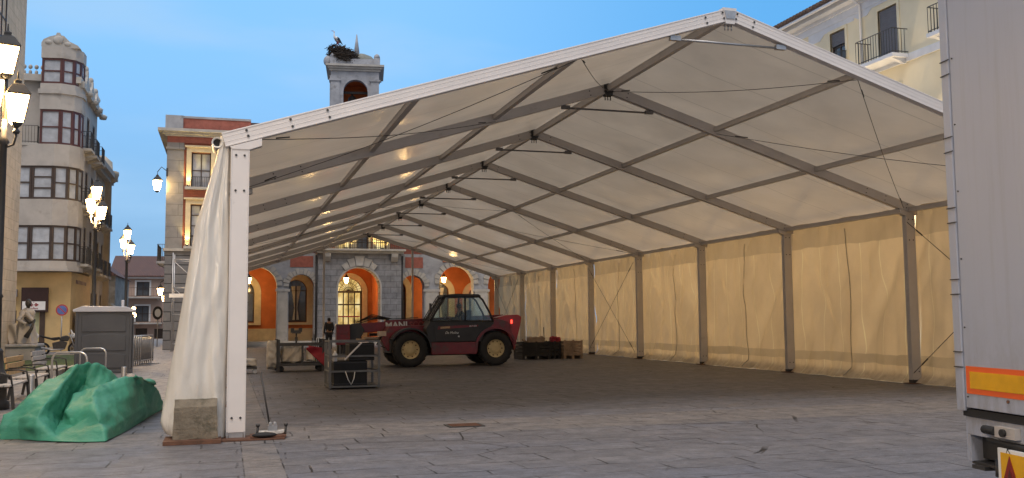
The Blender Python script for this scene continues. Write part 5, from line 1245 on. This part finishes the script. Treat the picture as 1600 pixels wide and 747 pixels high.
for a, b, z, sp in back:
    g = MB(); g.ring((a + b) / 2, sp, (b - a) / 2, (b - a) / 2 + .42, YB - .09, YB, 18, 0, legs=z - .02); g.box(a - .42, b + .42, YB - .14, YB - .001, z - .17, z - .02); g.build('surround', m_cream, hall)
for a, b in ((-3, 3.195), (3.205, 6.2), (9.3, 12.6), (12.6, 15.2), (17.2, 19.6)):
    g = MB(); g.box(a, b, YB - .06, YB - .002, .0, .98); g.box(a, b, YB - .09, YB - .002, .98, 1.05); g.build('dado', m_cream, hall)
m_curtn = M('white_net_curtain', (.58, .54, .46), .8, .15, 5)
for i, (a, b, z, sp) in enumerate(back):
    xc, r = (a + b) / 2, (b - a) / 2
    g = MB(); N = 12
    poly = [(a + .01, z)] + [(b - .01, z)] + [(xc + (r - .01) * math.cos(PI * k / N), sp + (r - .01) * math.sin(PI * k / N)) for k in range(N + 1)]
    g.prism(poly, YB + .2, YB + .22); w = g.build('window', m_glass, hall)
    g = MB()
    for x in (xc - .03, a + .02, b - .08): g.box(x, x + .06, YB + .13, YB + .19, z, sp)
    g.box(a + .02, b - .02, YB + .12, YB + .18, sp - .04, sp + .04); g.box(a + .02, b - .02, YB + .12, YB + .18, z, z + .1)
    for k in range(1, 6): t_ = PI * k / 6; g.bar((xc, YB + .155, sp), (xc + r * .97 * math.cos(t_), YB + .155, sp + r * .97 * math.sin(t_)), .035, .035, up=(0, 1, 0))
    g.build('window_frame', m_brownf, w)
    if i in (0, 1, 3):
        g = MB()
        for s in (-1, 1):
            g.grid(12, 14, lambda u, v, s=s: (xc + s * (.05 + u * (.05 + .20 * abs(v - .35) * 1.6)), YB + .115 + .02 * math.sin(u * 25), z + .15 + v * (sp - z + .15)))
        g.build('net_curtain', m_curtn, w)
# steps in front of the arcade
g = MB(); g.box(-3.3, 5.1, 45.2, 46.3, 0.002, .16); g.box(-3.3, 5.1, 45.7, 46.29, .16, .30); g.box(10.6, 19.6, 45.2, 46.3, .002, .16); g.box(-3.0, 19.6, 46.31, 49.4, .003, .15); g.build('steps', m_plstone, hall)
# portico
PA = (6.46, 9.09, 0, 3.53)
g = MB(); g.wall(5.21, 10.43, .002, 5.72, 46.0, 47.0, arches=[PA]); g.build('portico', m_stone, hall)
g = MB(); g.box(5.0, 10.65, 45.55, 47.0, 5.88, 6.0); g.box(5.12, 10.55, 45.75, 47.0, 5.72, 5.88); g.build('portico_cornice', m_plstone, hall)
g = MB(); g.ring(7.775, 3.53, 1.317, 1.42, 45.965, 46.0, 20, 0, legs=.3); g.build('arch_moulding', m_plstone, hall)
g = MB()
for t0, t1, o in ((1.42, 1.72, .62), (1.16, 1.40, .52), (1.74, 1.98, .52), (.9, 1.13, .40), (2.01, 2.24, .40)):
    g.prism([(7.775 + q * math.cos(t), 3.53 + q * math.sin(t)) for q, t in ((1.43, t0), (1.43 + o, t0), (1.43 + o, t1), (1.43, t1))], 45.88 if o > .6 else 45.93, 46.0)
g.build('keystone', m_plstone, hall)
for x in (5.55, 9.75): g = MB(); g.prism([(45.65, 5.72), (46.0, 5.72), (46.0, 5.22), (45.9, 5.22), (45.7, 5.5)], x, x + .42, 'yz'); g.build('corbel', m_plstone, hall)
for a, b in ((5.15, 6.38), (9.17, 10.5)): g = MB(); g.box(a, b, 45.94, 46.0, .004, .5); g.build('base_course', m_plstone, hall)
for x in (5.12, 10.52):
    g = MB(); g.tube([(x, 46.2, .1), (x, 46.2, 5.6)], .055, 8)
    for z in (1.0, 2.4, 3.8, 5.1): g.lathe([(.07, z), (.07, z + .06)], (x, 46.2, 0), 8)
    g.build('downpipe', m_iron, hall)
# doorway inside the portico
YD = YB + .9
g = MB(); g.wall(6.2, 9.3, 0, 5.35, YD, YD + .3, arches=[(6.75, 8.55, 0, 3.45)]); g.build('inner_wall', m_orange, hall)
g = MB(); g.ring(7.65, 3.45, .9, 1.25, YD - .1, YD, 18, 0, legs=.15); g.build('surround', m_cream, hall)
g = MB(); g.box(6.75, 6.87, YD + .1, YD + .2, 0, 3.45); g.box(8.43, 8.55, YD + .1, YD + .2, 0, 3.45); g.box(6.75, 8.55, YD + .08, YD + .22, 3.38, 3.52)
for x in (7.28, 7.62, 8.02): g.box(x, x + .07, YD + .1, YD + .2, 0, 3.38)
for z in (2.55, .02): g.box(6.87, 8.43, YD + .105, YD + .195, z, z + .09)
for k in range(1, 12): t_ = PI * k / 12; g.bar((7.65, YD + .15, 3.5), (7.65 + .88 * math.cos(t_), YD + .15, 3.45 + .88 * math.sin(t_)), .025, .03, up=(0, 1, 0))
g.ring(7.65, 3.45, .30, .34, YD + .12, YD + .18, 10); g.ring(7.65, 3.45, .60, .63, YD + .12, YD + .18, 10); dr = g.build('door', m_brownf, hall)
g = MB(); N = 14; g.prism([(6.77, .05), (8.53, .05)] + [(7.65 + .87 * math.cos(PI * k / N), 3.46 + .87 * math.sin(PI * k / N)) for k in range(N + 1)], YD + .22, YD + .24); g.build('door_glass', m_litwin, dr)
g = MB(); g.box(6.9, 8.4, YD + .06, YD + .09, 1.75, 1.83); g.box(6.9, 8.4, YD + .06, YD + .09, 1.12, 1.20); g.build('push_bar', m_redb, dr)
g = MB(); g.box(9.0, 9.095, 47.2, 50, 1.15, 1.3); g.box(9.0, 9.095, 47.2, 50, 1.6, 1.7); g.build('wooden_rail', m_brownf, hall)
# upper storey with the lit balcony
UR = [(6.55, 7.35, 6.05, 8.6), (7.75, 8.45, 6.05, 8.6), (8.95, 9.65, 6.05, 8.6), (1.2, 2.2, 6.6, 9), (3.4, 4.4, 6.6, 9), (11.4, 12.4, 6.6, 9), (14, 15, 6.6, 9)]
g = MB(); g.wall(1.0, 19.6, 5.75, 12.3, 47.1, 47.6, UR); g.build('wall', m_brick, hall)
for i, (a, b, z0, z1) in enumerate(UR): pane_window(hall, frame(0, 47.3, 0), a, b, z0, z1, 0, m_brownf, m_litwin if i in (0, 2) else m_glass, 2, 4)
for (a, b, z0, z1) in UR:
    g = MB(); g.box(a - .2, a, 47.02, 47.1, z0, z1 + .2); g.box(b, b + .2, 47.02, 47.1, z0, z1 + .2); g.box(a, b, 47.02, 47.1, z1, z1 + .2); g.build('surround', m_cream, hall)
g = MB()
for x in [5.3 + .125 * k for k in range(42)]: g.bar((x, 45.72, 6.0), (x, 45.72, 6.85), .022, .022)
g.bar((5.25, 45.72, 6.85), (10.5, 45.72, 6.85), .05, .04); g.bar((5.25, 45.72, 6.08), (10.5, 45.72, 6.08), .04, .03); g.build('railing', m_iron, hall)
for x in (7.0, 9.3):  # unseen floodlights, assumed behind the railing to light the balcony wall
    g = MB(); g.box(x - .1, x + .1, 46.5, 46.7, 6.0, 6.12); g.build('assumed_floodlight', m_iron, hall)
    ld = bpy.data.lights.new('assumed_balcony_uplight', 'SPOT'); ld.energy = 90; ld.color = (1, .74, .28); ld.spot_size = R(120); ld.spot_blend = .6; ld.shadow_soft_size = .06
    lo = bpy.data.objects.new('assumed_balcony_uplight', ld); C.objects.link(lo); lo.parent = hall; lo.location = MW[hall.name].inverted() @ Vector((x, 46.6, 6.2)); lo.rotation_euler = Vector((0, .45, 1)).to_track_quat('-Z', 'Y').to_euler()
g = MB(); g.box(1.0, 19.6, 47.1, 47.6, 12.3, 13.3); g.box(1.0, 19.6, 46.5, 47.6, 13.3, 13.6); g.build('cornice', m_plstone, hall)
g = MB(); g.box(-3.0, -2.9, 42.6, 61, 0, 12); g.box(19.4, 19.6, 47.1, 61, 0, 12.3); g.box(-3, 19.5, 60.8, 61, 0, 12.3); g.build('wall', m_grstone, hall)
rs = thing('red_light_sign', 'small glowing red sign behind the arcade window', 'light sign', (16.05, YB - .2, 3.0))
g = MB(); g.bar((15.95, YB - .18, 3.35), (15.95, YB - .18, 3.72), .07, .04); g.tube([(15.97, YB - .18, 3.70), (16.12, YB - .18, 3.74), (16.28, YB - .18, 3.66), (16.30, YB - .18, 3.50), (16.28, YB - .18, 3.35)], .035, 6); g.build('tube', m_redneon, rs)
def hanging(x, y, z, label):
    t = thing('hanging_lantern', label, 'lantern', (x, y, z), 0, 'lanterns hanging in the arcade')
    g = MB(); g.tube([(x, y, z + .5), (x, y, 5.2)], .012, 5); g.build('chain', m_iron, t); lantern(t, (x, y, z - .25), .72, m_lamp_s)
    ld = bpy.data.lights.new('lantern_light', 'POINT'); ld.energy = 56; ld.color = (1, .62, .24); ld.shadow_soft_size = .2
    lo = bpy.data.objects.new('lantern_light', ld); C.objects.link(lo); lo.parent = t; lo.location = (0, 0, -.45)
hanging(1.12, 47.4, 4.05, 'lit lantern in the arch next to the white corner leg')
hanging(7.15, 47.6, 4.10, 'lit lantern inside the big portico arch')
hanging(13.5, 47.4, 4.15, 'lit lantern in the arch above the handler cab')
# scaffold frame beside the pavilion
sc = thing('scaffold_tower', 'grey tube scaffold tower by the rusticated pavilion wall', 'scaffold', (-2.1, 39, 0))
for x in (-2.85, -1.35):
    for y in (38.2, 39.7):
        g = MB(); g.tube([(x, y, .0), (x, y, 5.1)], .03, 8); g.build('upright', m_steel, sc)
g = MB()
for z in (.4, 1.9, 3.3, 4.75):
    for y in (38.2, 39.7): g.tube([(-2.85, y, z), (-1.35, y, z)], .022, 6)
    for x in (-2.85, -1.35): g.tube([(x, 38.2, z), (x, 39.7, z)], .022, 6)
g.tube([(-2.85, 38.2, 4.7), (-1.35, 38.2, 3.3)], .02, 6); g.tube([(-2.85, 39.7, 3.3), (-1.35, 39.7, 1.9)], .02, 6); g.build('brace', m_steel, sc)
g = MB(); g.box(-3.0, -1.2, 38.1, 38.6, 2.78, 2.98); g.build('deck_board', m_white, sc)

# ------------------------------------------------------------------ bell tower with the stork nest
bt = thing('bell_tower', 'grey stone bell tower with an arched belfry and small dome', 'tower', (9.7, 65.7, 0)); Bm = frame(9.72, 64.0, -8)
g = MB(Bm); g.wall(-1.98, 1.98, 0, 22.2, 0, .6, arches=[(-.95, 1.05, 18.6, 20.5)]); g.box(-1.98, -1.4, .6, 3.4, 0, 18.6); g.box(-1.98, -1.4, .6, 1.3, 18.6, 22.2); g.box(-1.98, -1.4, 2.7, 3.4, 18.6, 22.2); g.box(-1.98, -1.4, 1.3, 2.7, 21.2, 22.2)
g.box(1.4, 1.98, .6, 3.4, 0, 22.2); g.box(-1.98, 1.98, 3.4, 4.0, 0, 22.2); g.box(-1.4, 1.4, .6, 3.4, 18.2, 18.5); g.build('wall', m_grstone, bt)
g = MB(Bm); g.box(-1.35, 1.35, 3.30, 3.39, 18.5, 22); g.box(1.31, 1.39, .62, 3.3, 18.5, 22); g.box(-1.39, -1.3, .62, 1.28, 18.5, 22); g.box(-1.3, 1.3, .62, 3.3, 21.7, 21.8); g.build('inner_plaster', m_orange, bt)
g = MB(Bm); g.box(-1.98, -1.25, -.08, 0, 0, 21.8); g.box(1.30, 1.98, -.08, 0, 0, 21.8); g.box(-2.06, -1.98, .0, .7, 0, 21.8); g.box(-2.1, -1.15, -.15, .0, 21.35, 21.5); g.box(1.2, 2.1, -.15, 0, 21.35, 21.5); g.box(-2.12, -2.06, 0, .8, 21.35, 21.5); g.build('pilaster', m_grstone, bt)
g = MB(Bm)
for o, a, b in ((.12, 22.2, 22.38), (.26, 22.38, 22.55), (.42, 22.55, 22.72)): g.box(-1.98 - o, 1.98 + o, -o, 4 + o, a, b)
g.build('cornice', m_plstone, bt)
g = MB(Bm); g.box(-1.75, 1.75, .1, .4, 22.72, 23.3); g.box(-1.75, -1.45, .4, 3.8, 22.72, 23.3); g.box(1.45, 1.75, .4, 3.8, 22.72, 23.3)
for x in (-1.8, 1.8):
    g.box(x - .26, x + .26, .0, .54, 22.721, 23.4); g.lathe([(.22, 23.4), (.26, 23.5), (.20, 23.7), (.06, 23.8)], (x, .28, 0), 10)
g.ell((-2.25, .4, 23.1), (.36, .36, .46), 12, 8); g.build('parapet', m_grstone, bt)
g = MB(Bm); g.lathe([(1.45, 22.72), (1.45, 23.1), (1.32, 23.55), (.98, 23.95), (.45, 24.18), (.14, 24.22)], (.45, 2.0, 0), 20); g.build('dome', M('mossy_dome_stone', (.20, .20, .175), .9, .2, 3, bump=.3), bt)
g = MB(Bm); g.lathe([(.09, 24.0), (.30, 24.1), (.10, 24.25), (.24, 24.35), (.13, 25.2), (.04, 25.95)], (.10, 2.0, 0), 10); g.build('spire', m_grstone, bt)
g = MB(Bm); g.lathe([(.50, 19.5), (.44, 19.6), (.36, 20.0), (.30, 20.35), (.12, 20.5), (.05, 20.7)], (-.25, 1.6, 0), 16); g.bar((-1.4, 1.6, 20.75), (1.4, 1.6, 20.75), .16, .2); g.build('bell', m_dsteel, bt)
g = MB(); rnd = random.Random(5)
nc = Bm @ Vector((-.98, .9, 23.5))
for k in range(1100):
    a = rnd.uniform(0, 2 * PI); rr = math.sqrt(rnd.random()); h = rnd.uniform(-.75, .75)
    p = nc + Vector((math.cos(a) * rr * 1.25, math.sin(a) * rr * 1.1, h * (1 - .35 * rr) + .15 - (.35 * math.cos(a) * rr)))
    d = Vector((-math.sin(a) + rnd.uniform(-.7, .7), math.cos(a) + rnd.uniform(-.7, .7), rnd.uniform(-.4, .4))).normalized() * rnd.uniform(.25, .5)
    g.bar(p - d, p + d, .035)
g.ell(nc + Vector((0, 0, .0)), (1.1, .95, .72), 16, 8)
g.one('stork_nest', M('nest_twigs', (.045, .034, .026), .95, .5, 9), 'big dark twig nest on the tower beside the dome', 'nest')
sk = thing('stork', 'white stork with black wing feathers standing on the nest', 'stork', nc + Vector((-.55, -.2, .70)), R(40)); sm4 = MW[sk.name]
B0 = [(0, 0, .62), (-.12, 0, .72), (-.26, 0, .72), (.14, 0, .56), (.26, 0, .46), (-.30, 0, .90), (-.27, 0, 1.05), (-.34, 0, 1.12)]
skin_mesh('stork_body', [sm4 @ Vector(p) for p in B0], [(0, 1), (1, 2), (0, 3), (3, 4), (2, 5), (5, 6), (6, 7)], [.13, .14, .08, .09, .04, .04, .035, .055], m_white, 0, sk, 2)
g = MB(sm4)
for s in (-1, 1): g.prism([(-.12, .76), (.05, .72), (.36, .36), (.30, .38), (.05, .52), (-.1, .62)], s * .13 - .02, s * .13 + .02)
g.build('wing', m_black, sk)
g = MB(sm4); g.tube([(-.37, 0, 1.12), (-.62, 0, 1.06)], [.022, .006], 6)
for s in (-.05, .05): g.tube([(.02, s, .55), (.0, s, .28), (.03, s, -.02)], [.03, .016, .014], 6); g.tube([(.03, s, 0), (-.08, s, -.02)], .012, 5)
g.build('beak_and_legs', m_redcloth, sk); sk.scale = (1.3, 1.3, 1.3)

# ------------------------------------------------------------------ pale yellow apartment building at the right
ap = thing('apartment_building', 'pale yellow apartment building with iron balconies above the tent roof', 'building', (28, 20, 0)); fr = frame(24, 40, -90)      # local x = 40 - Y
rows = [(x, x + 1.05, z0, z1) for z0, z1 in ((4.6, 6.9), (7.9, 10.2), (11.45, 13.35)) for x in (1.2, 5.0, 8.8, 12.6, 16.4, 23.05, 27.0, 30.9, 34.7, 38.5, 42.3, 46.1, 49.9)]
rows = [r for r in rows if not (r[2] > 11 and abs(r[0] - 23.05) < .1)] + [(23.03, 24.12, 11.3, 13.4), (20.0, 21.0, 12.1, 13.4), (20.0, 21.0, 8.4, 9.8)]
g = MB(fr); g.wall(0, 56, 0, 14.2, 0, .5, rows); g.box(0, 56, .5, 9, 0, 14.2); g.build('wall', m_yellowW, ap)
for a, b, z0, z1 in rows:
    shut = z0 in (11.3, 11.45, 7.9)
    w = pane_window(ap, fr, a, b, z0, z1, .10, m_brownf, m_glass, 2, 2)
    g = MB(fr)
    zb = z0 if shut else z0 + (z1 - z0) * .55
    n = int((z1 - zb) / .09)
    for k in range(n): g.box(a + .03, b - .03, .05, .08, zb + k * .09, zb + k * .09 + .082)
    g.build('roller_shutter', m_shut, ap)
    g = MB(fr); g.box(a - .14, a, -.03, .05, z0, z1 + .12); g.box(b, b + .14, -.03, .05, z0, z1 + .12); g.box(a, b, -.03, .05, z1, z1 + .12); g.build('surround', m_yellowW, ap)
    if abs(a - 20) > .1: balcony(ap, fr, a - .55, b + .55, z0 - .02, .75, m_bluew, .95, .14)
    elif z0 > 11: balcony(ap, fr, a - .1, b + .1, z0 - .3, .3, m_bluew, .6, .14)
g = MB(fr); g.box(0, 56, -.06, .0, 11.0, 11.28); g.box(0, 56, -.05, 0, 13.75, 14.05); g.box(0, 56, -.12, 0, 14.05, 14.2); g.box(0, 56, -.45, 9.2, 14.2, 14.42); g.build('trim_band', m_bluew, ap)
g = MB(fr)
for a, b, z in ((18.5, 21.6, 13.30), (21.6, 24.6, 13.46)): g.prism([(a, 13.75), (a, z + .15), (a + .3, z), (a + .8, z), (a + 1.1, z + .2), (b, z + .2), (b, 13.75)], -.022, -.002)
g.build('painted_border', m_bluew, ap)
g = MB(fr); g.prism([(-.72, 14.42), (-.72, 14.52), (4.5, 16.6), (9.4, 14.5), (9.4, 14.42)], 0, 56, 'yz'); g.build('roof', m_dtile, ap)
g = MB(fr)
for k in range(int(56 / .24)): g.tube([(k * .24 + .12, -.80, 14.53), (k * .24 + .12, -.4, 14.70)], .075, 6)
g.build('roof_edge_tiles', m_dtile, ap)
g = MB(fr); g.tube([(0, -.66, 14.36), (56, -.66, 14.36)], .07, 8); g.tube([(22.1, -.62, 14.3), (22.1, -.10, 13.95), (22.1, -.10, .1)], .05, 8); g.build('gutter', m_bluew, ap)
for y, l in ((6.5, 'nearest'), (17, 'middle'), (29, 'farthest')):  # assumed lanterns, hidden by the tent, added to backlight its right wall
    t = wall_lantern(23.0, y, 5.6, f'{l} of three assumed, unseen street lanterns on the pale yellow building, backlighting the tent wall', .95, (-1, 0, 0), 1.1, m_lamp, 'assumed street lanterns on the yellow building'); glow_light(t, (22.6, y, 6.0), 720, (1, .73, .42))

# ------------------------------------------------------------------ sky and lights
W = bpy.data.worlds.new('World'); S.world = W; W.use_nodes = True
nt = W.node_tree; N = nt.nodes; L = nt.links.new; bg = N['Background']
SUN_EL, SUN_AZ = R(12), R(205)          # afterglow low behind the camera (azimuth from +Y, clockwise)
sky = N.new('ShaderNodeTexSky'); sky.sky_type = 'NISHITA'; sky.sun_disc = False; sky.sun_elevation = SUN_EL; sky.sun_rotation = SUN_AZ
sky.ozone_density = 3.5; sky.dust_density = .4; sky.air_density = 1.0
tc = N.new('ShaderNodeTexCoord'); sep = N.new('ShaderNodeSeparateXYZ'); L(tc.outputs['Generated'], sep.inputs[0])
def mapr(v, a, b, c, d):
    x = N.new('ShaderNodeMapRange'); x.interpolation_type = 'SMOOTHSTEP'
    for k, q in zip(('From Min', 'From Max', 'To Min', 'To Max'), (a, b, c, d)): x.inputs[k].default_value = q
    L(v, x.inputs['Value']); return x.outputs[0]
def mixc(f, a, b, mode='MIX'):
    x = N.new('ShaderNodeMix'); x.data_type = 'RGBA'; x.blend_type = mode
    for sk, val in ((x.inputs[0], f), (x.inputs[6], a), (x.inputs[7], b)):
        if isinstance(val, (int, float)): sk.default_value = val
        elif isinstance(val, tuple): sk.default_value = (*val, 1)
        else: L(val, sk)
    return x.outputs[2]
# thin evening cloud over the clear sky
mp = N.new('ShaderNodeMapping'); mp.inputs['Scale'].default_value = (1.2, 1.2, 5.0); mp.inputs['Rotation'].default_value = (0.12, .1, 0); L(tc.outputs['Generated'], mp.inputs[0])
cn = N.new('ShaderNodeTexNoise'); cn.inputs['Scale'].default_value = 1.7; cn.inputs['Detail'].default_value = 6; cn.inputs['Roughness'].default_value = .5; L(mp.outputs[0], cn.inputs['Vector'])
cl = mapr(cn.outputs['Fac'], .44, .66, 0, 1)
azure = mixc(mapr(sep.outputs[2], .0, .30, 0, 1), (1.65, 3.0, 4.7), (1.80, 4.05, 7.0))
azure = mixc(mapr(sep.outputs[0], .12, .55, 0, 1), azure, (.85, 3.0, 6.0))
base = mixc(.06, azure, sky.outputs[0])
azure = mixc(mapr(sep.outputs[2], .42, .9, 0, 1), azure, (5.6, 6.6, 8.4))
base = mixc(.06, azure, sky.outputs[0])
base = mixc(cl, base, mixc(.8, base, (2.5, 4.2, 6.2)))
dt = N.new('ShaderNodeVectorMath'); dt.operation = 'DOT_PRODUCT'; L(tc.outputs['Generated'], dt.inputs[0]); dt.inputs[1].default_value = (-.26, -.62, .74)
glow = mapr(dt.outputs['Value'], .15, .95, 0, 1)          # paler, brighter sky on the sunset side behind the camera
base = mixc(glow, base, (4.4, 4.2, 4.2))
L(base, bg.inputs['Color']); bg.inputs['Strength'].default_value = .10
sd = bpy.data.lights.new('sun', 'SUN'); sd.energy = 1.25; sd.angle = R(28); sd.color = (1, .93, .88)
so = bpy.data.objects.new('sun', sd); C.objects.link(so)
dv = Vector((math.sin(SUN_AZ) * math.cos(SUN_EL + R(50)), math.cos(SUN_AZ) * math.cos(SUN_EL + R(50)), math.sin(SUN_EL + R(50))))
so.rotation_euler = dv.to_track_quat('Z', 'Y').to_euler()

# ------------------------------------------------------------------ camera
cd = bpy.data.cameras.new('camera'); cd.sensor_width = 36; cd.lens = 1464.99 / 1600 * 36; cd.clip_end = 1000; cd.clip_start = .05
co = bpy.data.objects.new('camera', cd); C.objects.link(co); S.camera = co
yaw, pit, rol = .294733670, .0849928171, -.00780627200
fw = Vector((math.sin(yaw) * math.cos(pit), math.cos(yaw) * math.cos(pit), math.sin(pit)))
rt = Vector((math.cos(yaw), -math.sin(yaw), 0)); upv = rt.cross(fw)
r2 = rt * math.cos(rol) + upv * math.sin(rol); u2 = -rt * math.sin(rol) + upv * math.cos(rol)
mw = Matrix((r2, u2, -fw)).transposed().to_4x4(); mw.translation = (-.13514913, -13.09198533, 1.55179522); co.matrix_world = mw

S.view_settings.view_transform = 'Standard'; S.view_settings.look = 'None'; S.view_settings.exposure = .62; S.view_settings.gamma = 1
S.render.engine = 'CYCLES'; S.cycles.use_denoising = True; S.cycles.max_bounces = 7; S.cycles.diffuse_bounces = 3; S.cycles.glossy_bounces = 3; S.cycles.transparent_max_bounces = 8
S.cycles.sample_clamp_indirect = 4; S.cycles.use_light_tree = True; S.cycles.caustics_reflective = False; S.cycles.caustics_refractive = False
S.cycles.use_adaptive_sampling = True; S.cycles.adaptive_threshold = .01
